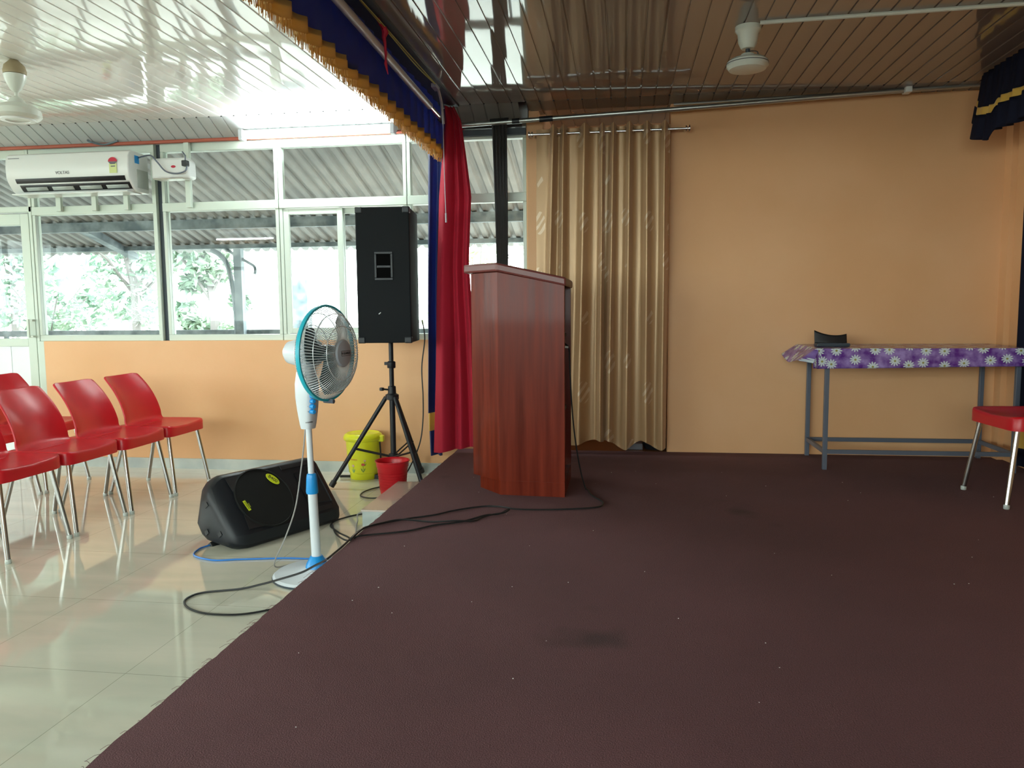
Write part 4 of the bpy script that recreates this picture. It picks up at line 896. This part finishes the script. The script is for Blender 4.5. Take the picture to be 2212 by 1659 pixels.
# cross-section (local y,z): face y 0..fw at z=0, body tapering behind
b = B(); secs = [(-.090, .55), (-.084, .70), (-.065, .84), (-.035, .94), (0.0, 1), (.10, 1), (.5, 1), (.575, 1), (.61, .95), (.635, .84)]
cs0 = [(.00, .0), (-.053, -.035), (-.045, -.075), (.097, -.240), (.16, -.27), (.25, -.265), (fw + .035, -.09), (fw + .02, -.03), (fw, .0)]
vs = []
for xx, sc_ in secs:
    for y_, z_ in cs0:
        wy = .12 + (y_ - .12) * sc_; vs.append(ms @ Vector((xx, wy, -.13 + (z_ + .13) * sc_)))
n = len(cs0); K = len(secs)
b.add(vs, [(i * n + k, i * n + (k + 1) % n, (i + 1) * n + (k + 1) % n, (i + 1) * n + k) for i in range(K - 1) for k in range(n)] + [tuple(range(n - 1, -1, -1)), tuple((K - 1) * n + k for k in range(n))])
obj('cabinet', b, 'blackplastic', sk, bevel=.012, angle=30)
b = B(); b.lathe([(.170, -.004), (.174, .007), (.167, .011), (.163, .006), (.001, .007)], ms @ Matrix.Translation((.180, fw / 2, 0)), 56, close=False); gr = obj('round_grille', b, 'grille', sk)
b = B()
hx = [(.425, .075), (.585, .055), (.585, fw - .055), (.425, fw - .075)]
b.add([ms @ Vector((x, y, .004)) for x, y in hx] + [ms @ Vector((.50 + (x - .53) * .4, fw / 2 + (y - fw / 2) * .45, -.05)) for x, y in hx], [(0, 1, 5, 4), (1, 2, 6, 5), (2, 3, 7, 6), (3, 0, 4, 7), (4, 5, 6, 7)])
obj('horn_flare', b, 'blackplastic', sk, smooth=False)
for y_ in (.012, fw - .042):
    b = B(); b.box(.36 if y_ > .1 else .42, .54 if y_ > .1 else .57, y_, y_ + .030, .0, .005, ms); obj('port_slot', b, 'ink', sk, smooth=False, bevel=.003)
for yc in (.055, fw - .055):
    b = B(); s_ = 1 if yc < .2 else -1
    b.add([ms @ Vector(p) for p in ((.01, yc - .03 * s_, .003), (.10, yc - .035 * s_, .003), (.018, yc + .05 * s_, .003), (.01, yc - .03 * s_, .006), (.10, yc - .035 * s_, .006), (.018, yc + .05 * s_, .006))], [(0, 1, 2), (3, 5, 4), (0, 3, 4, 1), (1, 4, 5, 2), (2, 5, 3, 0)]); obj('corner_port', b, 'ink', sk, smooth=False)
for (y_, z_) in ((.065, -.215),):
    b = B(); b.box(-.085, -.03, y_ - .02, y_ + .02, z_ - .03, z_ + .02, ms); obj('rubber_foot', b, 'dark', sk, smooth=False, bevel=.005)
for (y_, z_) in ((.06, -.07), (.23, -.07), (.12, -.16)):
    b = B(); b.box(-.094, -.086, y_, y_ + .022, z_ - .03, z_, ms); obj('screw_recess', b, 'ink', sk, smooth=False)
bdm = ms @ Matrix.Translation((.275, .262, .0085)) @ Matrix.Rotation(R(-52), 4, 'Z')
b = B(); b.lathe([(.001, 0), (1, 0), (1, .002), (.97, .003), (.001, .003)], bdm @ Matrix.Diagonal((.043, .022, 1, 1)), 40, close=False); bo = obj('badge', b, 'badge', gr); bo['label'] = 'yellow-green oval badge reading B400'
text('lettering', 'B400', .028, bdm @ Matrix.Translation((0, 0, .0034)), 'ink', bo, .0004)
bdm2 = ms @ Matrix.Translation((.055, .150, .0085)) @ Matrix.Rotation(R(-80), 4, 'Z')
b = B(); b.box(-.030, .030, -.009, .007, 0, .002, bdm2); bo = obj('logo_plate', b, 'badge', gr, smooth=False)
text('lettering', 'STUDIO', .0125, bdm2 @ Matrix.Translation((0, -.001, .0024)), 'ink', bo, .0003)
text('lettering', 'Master', .009, bdm2 @ Matrix.Translation((.004, .014, .0008)), 'badge', gr, .0003)
# speaker on tripod
tx, ty = -1.535, 5.02
tp = thing('speaker_stand', 'black tripod stand under the tall speaker, legs around the buckets', 'tripod stand', (tx, ty, FZ))
b = B(); b.tube([(tx, ty, FZ + .07), (tx, ty, .45)], .019, 14); b.tube([(tx, ty, .40), (tx, ty, .789)], .0155, 14); obj('pole', b, 'steelpost' if False else 'blackplastic', tp)
b = B(); b.lathe([(.026, .615), (.028, .62), (.028, .655), (.022, .66)], None, 16, tx, ty); b.box(tx - .045, tx - .02, ty - .012, ty + .012, .635, .655); obj('upper_clamp', b, 'blackplastic', tp)
b = B(); b.lathe([(.024, .40), (.045, .405), (.045, .435), (.028, .445), (.026, .49), (.02, .495)], None, 18, tx, ty); obj('hub', b, 'blackplastic', tp)
b = B(); b.tube([(tx - .02, ty - .01, .47), (tx - .055, ty - .025, .475)], .006, 8); b.lathe([(.001, -.012), (.015, -.01), (.017, 0), (.015, .01), (.001, .012)], Matrix.Translation((tx - .062, ty - .027, .475)), 10); obj('clamp_knob', b, 'ink', tp)
Rr = .415
for k, a in enumerate((R(197), R(317), R(77))):
    d = Vector((cos(a), sin(a), 0)); rr_ = Rr if k < 2 else .40
    if k == 1: rr_ = .385
    top_ = Vector((tx, ty, .42)) + d * .04; ft = Vector((tx, ty, FZ + .022)) + d * rr_
    b = B(); b.tube([top_, ft], .0145, 12); l = obj('leg', b, 'blackplastic', tp)
    b = B(); dd = (ft - top_).normalized(); b.tube([ft - dd * .035, ft + dd * .004], .020, 12); obj('rubber_foot', b, 'dark', l)
    mid = top_.lerp(ft, .58); b = B(); 
    for off in (-.016, .016):
        sd = Vector((-d.y, d.x, 0)) * off; b.tube([mid + sd, Vector((tx, ty, FZ + .21)) + d * .03 + sd], .0055, 6)
    obj('brace', b, 'blackplastic', tp)
b = B(); b.lathe([(.03, FZ + .18), (.032, FZ + .185), (.032, FZ + .225), (.022, FZ + .23)], None, 14, tx, ty); obj('lower_collar', b, 'blackplastic', tp)
# the tall speaker
ts = thing('tall_speaker', 'tall black box speaker on the tripod in front of the window', 'speaker', (tx, ty, .79))
msr = Matrix.Translation((tx, ty, .79)) @ Matrix.Rotation(R(6), 4, 'Z')
b = B(); W2 = .172
vs = [msr @ Vector(p) for p in ((-W2, -.19, 0), (W2, -.19, 0), (W2 - .01, .20, 0), (-W2 + .01, .20, 0), (-W2, -.19, .86), (W2, -.19, .86), (W2 - .01, .20, .86), (-W2 + .01, .20, .86))]
b.add(vs, [(0, 3, 2, 1), (4, 5, 6, 7), (0, 1, 5, 4), (1, 2, 6, 5), (2, 3, 7, 6), (3, 0, 4, 7)]); obj('cabinet', b, 'black', ts, smooth=False, bevel=.008)
b = B(); yq = -.1915
b.box(-.055, .062, yq - .004, yq + .004, .40, .415, msr); b.box(-.055, .062, yq - .004, yq + .004, .565, .58, msr); b.box(-.055, -.042, yq - .004, yq + .004, .415, .565, msr); b.box(.048, .062, yq - .004, yq + .004, .415, .565, msr)
hd = obj('handle_frame', b, 'blackplastic', ts, smooth=False, bevel=.002)
b = B(); b.box(-.042, .048, yq + .000, yq + .002, .415, .565, msr); obj('recess_shade', b, 'handleshade', hd, smooth=False)  # flat black plate, painted shade instead of a real hollow
b = B(); b.box(-.042, .048, yq - .003, yq + .001, .478, .494, msr); obj('grip_bar', b, 'blackplastic', hd, smooth=False, bevel=.002)
for cx_, cz_ in ((-W2, 0), (W2, 0), (-W2, .86), (W2, .86)):
    sxn = 1 if cx_ > 0 else -1; szn = 1 if cz_ > 0 else -1; b = B(); b.box(min(cx_ + .002 * sxn, cx_ - .045 * sxn), max(cx_ + .002 * sxn, cx_ - .045 * sxn), -.193, -.15, min(cz_ + .002 * szn, cz_ - .04 * szn), max(cz_ + .002 * szn, cz_ - .04 * szn), msr); obj('corner_protector', b, 'blackplastic', ts, smooth=False, bevel=.006)
b = B(); b.box(-W2 - .004, -W2 + .001, -.17, .17, .03, .83, msr); obj('grille', b, 'grille', ts, smooth=False)
b = B(); b.tube([msr @ Vector((-.035, -.194, .185)), msr @ Vector((-.022, -.194, .195))], .003, 5); obj('scuff_mark', b, 'white', ts)
b = B(); b.tube(spline([(-1.37, 5.22, .93), (-1.375, 5.30, .80), (-1.395, 5.28, .60), (-1.39, 5.28, .39), (-1.395, 5.28, .22), (-1.41, 5.24, .07), (-1.46, 5.16, -.08), (-1.51, 5.12, -.15), (-1.60, 5.0, -.181), (-1.655, 4.90, -.183), (-1.68, 4.80, -.183), (-1.66, 4.70, -.183), (-1.58, 4.655, -.183), (-1.48, 4.69, -.183)]), .0045, 6)
tag(obj('speaker_cable', b, 'dark'), 'black cable dropping from the tall speaker behind the red bucket', 'cable')

# yellow bin
yb_ = thing('waste_bin', 'yellow lidded waste bin with tulip prints against the orange wall', 'bin', (-1.83, 5.275, FZ)); cx_, cy_ = -1.832, 5.272
def rb(z): return .098 + (z - FZ) / .30 * .022
b = B(); b.lathe([(.001, FZ), (.094, FZ), (.097, FZ + .004), (.099, FZ + .045), (.106, FZ + .048), (rb(FZ + .2) + .006, FZ + .20), (.124, FZ + .29), (.001, FZ + .29)], None, 48, cx_, cy_); bn = obj('body', b, 'yellow', yb_, angle=50)
b = B(); b.lathe([(.130, FZ + .275), (.137, FZ + .28), (.139, FZ + .298), (.130, FZ + .315), (.115, FZ + .325), (.105, FZ + .318), (.04, FZ + .328), (.001, FZ + .33)], None, 48, cx_, cy_); obj('lid', b, 'yellow', yb_, angle=50)
b = B(); b.box(cx_ + .118, cx_ + .158, cy_ - .035, cy_ + .01, FZ + .265, FZ + .31); obj('lid_hinge', b, 'yellow', yb_, smooth=False, bevel=.008)
b = B(); b.tube(spline([(cx_ + .128, cy_ - .02, FZ + .27), (cx_ + .132, cy_ - .02, FZ + .15), (cx_ + .122, cy_ - .02, FZ + .03), (cx_ + .10, cy_ - .02, FZ + .008)]), .006, 6); b.box(cx_ + .07, cx_ + .13, cy_ - .04, cy_ + .02, FZ + .001, FZ + .03); b.tube([(cx_ - .06, cy_ - .02, FZ + .012), (cx_ - .165, cy_ - .04, FZ + .014)], .010, 6); obj('pedal', b, 'ink', yb_)
def wrapc(x, z, off=.0015):
    z = z + FZ; r = (.106 + (z - FZ - .048) / .152 * (rb(FZ + .2) + .006 - .106) if z < FZ + .20 else rb(FZ + .2) + .006 + (z - FZ - .2) / .09 * (.124 - rb(FZ + .2) - .006)) + off
    a = -pi / 2 - .28 + x / .108; return (cx_ + r * cos(a), cy_ + r * sin(a), z)
def flower(x, z, s, mt, leafm):
    for k, dx in enumerate((-.5, 0, .5)):
        b = B(); pts = [(x + dx * s * .5 + s * .45 * cos(q) * .6, z + .8 * s * .5 * sin(q) - abs(dx) * .1 * s) for q in [2 * pi * j / 10 for j in range(10)]]; b.add([wrapc(p, q, .0016 + .0003 * k) for p, q in pts], [tuple(range(10))]); obj('printed_petal', b, mt, bn, smooth=False)
    b = B(); b.add([wrapc(x - .0012, z), wrapc(x + .0012, z), wrapc(x + .0012, z - 2.6 * s), wrapc(x - .0012, z - 2.6 * s)], [(0, 1, 2, 3)])
    for sg in (-1, 1):
        q = [(0, -2.6), (.5, -1.9), (.75, -1.1), (.35, -1.6)]; b.add([wrapc(x + sg * a * s, z + c_ * s) for a, c_ in q], [(0, 1, 2, 3)])
    obj('printed_leaf', b, leafm, bn, smooth=False)
M['pinkprint'] = mat('pale_pink_print', (0.62, 0.40, 0.36), .4); M['redprint'] = mat('red_print', (0.55, .07, .06), .4); M['tealprint'] = mat('teal_print', (.02, .30, .25), .4); M['greenprint'] = mat('green_print', (.02, .16, .05), .4)
flower(-.012, .105, .020, 'pinkprint', 'tealprint'); flower(.060, .115, .022, 'redprint', 'greenprint'); flower(-.085, .09, .020, 'pinkprint', 'tealprint'); flower(.072, .142, .015, 'pinkprint', 'greenprint')
text('lettering', 'flowers', .018, None, 'redprint', bn, .0002, wrap=lambda v: wrapc(v.x - .004, v.y + .150, .0016 + v.z))
# red bucket
rb_ = thing('bucket', 'small open red ribbed plastic bucket beside the stage step', 'bucket', (-1.475, 4.86, FZ)); qx, qy = -1.490, 4.845
b = B(); n = 96; prof = [(.080, FZ), (.083, FZ + .02), (.096, FZ + .155), (.099, FZ + .158), (.100, FZ + .172), (.105, FZ + .176), (.106, FZ + .205), (.113, FZ + .210), (.113, FZ + .216), (.108, FZ + .214), (.103, FZ + .20), (.096, FZ + .16), (.079, FZ + .012), (.001, FZ + .010)]
vs = []
for i, (r, z) in enumerate(prof):
    for k in range(n): q = 2 * pi * k / n; rr_ = r + (.0012 if (k % 2 and 1 <= i <= 2) else 0); vs.append((qx + rr_ * cos(q), qy + rr_ * sin(q), z))
K = len(prof); b.add(vs, [(i * n + k, i * n + (k + 1) % n, (i + 1) * n + (k + 1) % n, (i + 1) * n + k) for i in range(K - 1) for k in range(n)] + [tuple(range(n))]); obj('body', b, 'red', rb_, angle=50)
b = B()
for j in range(7): z = FZ + .03 + j * .018; b.tube([(qx + (.0838 + (z - FZ) / .155 * .0145) * cos(q), qy + (.0838 + (z - FZ) / .155 * .0145) * sin(q), z) for q in [2 * pi * k / 48 for k in range(48)]], .0013, 4, closed=True)
obj('rib', b, 'red', rb_)
# step beside the stage
st = thing('step', 'low pale tiled step beside the stage edge', 'step', (-1.3, 4.4, FZ))
b = B(); b.box(-1.425, -1.175, 4.05, 4.755, FZ, -.105); obj('riser', b, 'skirt', st, smooth=False)
b = B(); b.box(-1.43, -1.175, 4.042, 4.76, -.105, -.095); o = obj('tread', b, 'steptile', st, smooth=False, bevel=.001); o['label'] = 'pinkish polished tread tile'

# cables
def cable(name, label, pts, r, mt, n=8, cat='cable'): b = B(); b.tube(spline(pts, n), r, 6); return tag(obj(name, b, mt), label, cat)
cable('microphone_cable', 'long black cable from the lectern over the fan base to a floor loop', [(-.40, 4.30, .83), (-.30, 4.20, .80), (-.285, 4.16, .70), (-.275, 4.16, .50), (-.262, 4.17, .34), (-.245, 4.20, .20), (-.225, 4.24, .08), (-.205, 4.26, .006), (-.19, 4.22, .006), (-.165, 4.10, .006), (-.115, 3.99, .006), (-.10, 3.93, .006), (-.123, 3.854, .006), (-.24, 3.804, .006), (-.399, 3.769, 0.006), (-.52, 3.745, 0.012), (-0.567, 3.755, 0.015), (-0.627, 3.809, 0.006), (-0.708, 3.8, 0.006), (-0.831, 3.705, 0.006), (-0.904, 3.618, 0.006), (-1.038, 3.519, 0.006), (-1.149, 3.403, 0.006), (-1.178, 3.338, 0.006), (-1.181, 3.243, 0.006), (-1.177, 3.099, 0.004), (-1.182, 3.003, 0.0), (-1.19, 2.927, -0.005), (-1.273, 3.013, -0.06), (-1.356, 3.061, -0.11), (-1.47, 3.078, -0.152), (-1.54, 3.072, -0.172), (-1.622, 3.041, -0.185), (-1.758, 2.981, -0.185), (-1.791, 2.923, -0.185), (-1.776, 2.863, -0.185), (-1.711, 2.801, -0.185), (-1.615, 2.765, -0.185), (-1.485, 2.775, -0.185), (-1.38, 2.845, -0.185), (-1.28, 2.95, -0.185), (-1.2, 3.0, -0.185)], .0045, 'dark')
cable('audio_cable', 'black cable looping twice on the carpet and down beside the step', [(-1.60, 4.05, -.184), (-1.52, 3.887, -0.183), (-1.366, 3.586, -0.12), (-1.183, 3.186, 0.0), (-1.171, 3.233, 0.012), (-1.159, 3.334, 0.016), (-1.102, 3.433, 0.014), (-1.032, 3.497, 0.012), (-0.896, 3.494, 0.006), (-0.784, 3.491, 0.015), (-0.699, 3.532, 0.006), (-0.67, 3.593, 0.006), (-0.632, 3.633, 0.010), (-0.575, 3.672, 0.012), (-.553, 3.712, .018), (-.562, 3.70, .018), (-0.60, 3.665, 0.006), (-0.653, 3.615, 0.012), (-0.747, 3.515, 0.006), (-0.861, 3.442, 0.006), (-0.963, 3.332, 0.006), (-1.111, 3.257, 0.006), (-1.161, 3.216, 0.008), (-1.19, 3.25, -.02), (-1.302, 3.49, -0.08), (-1.463, 3.808, -0.16), (-1.556, 3.963, -0.185), (-1.6, 4.022, -0.185), (-1.614, 4.115, -0.185), (-1.581, 4.198, -0.185), (-1.535, 4.264, -0.185), (-1.46, 4.31, -0.185)], .0045, 'dark')
cable('network_cable', 'blue cable looping out from under the lying speaker', [(-1.99, 3.80, -.180), (-2.04, 3.70, -.185), (-2.09, 3.60, -.185), (-2.105, 3.54, -.185), (-2.071, 3.446, -.185), (-1.943, 3.39, -.185), (-1.83, 3.415, -.185), (-1.73, 3.435, -.185), (-1.60, 3.46, -.185), (-1.463, 3.466, -.185), (-1.27, 3.50, -.185)], .0042, 'bluecable')
cable('grey_cable', 'short greenish grey cable curling up against the step', [(-1.434, 4.12, -.125), (-1.455, 4.117, -0.13), (-1.485, 4.14, -0.15), (-1.467, 4.087, -0.17), (-1.455, 4.03, -0.184), (-1.41, 3.90, -0.184), (-1.36, 3.76, -0.184)], .0042, 'greycable')
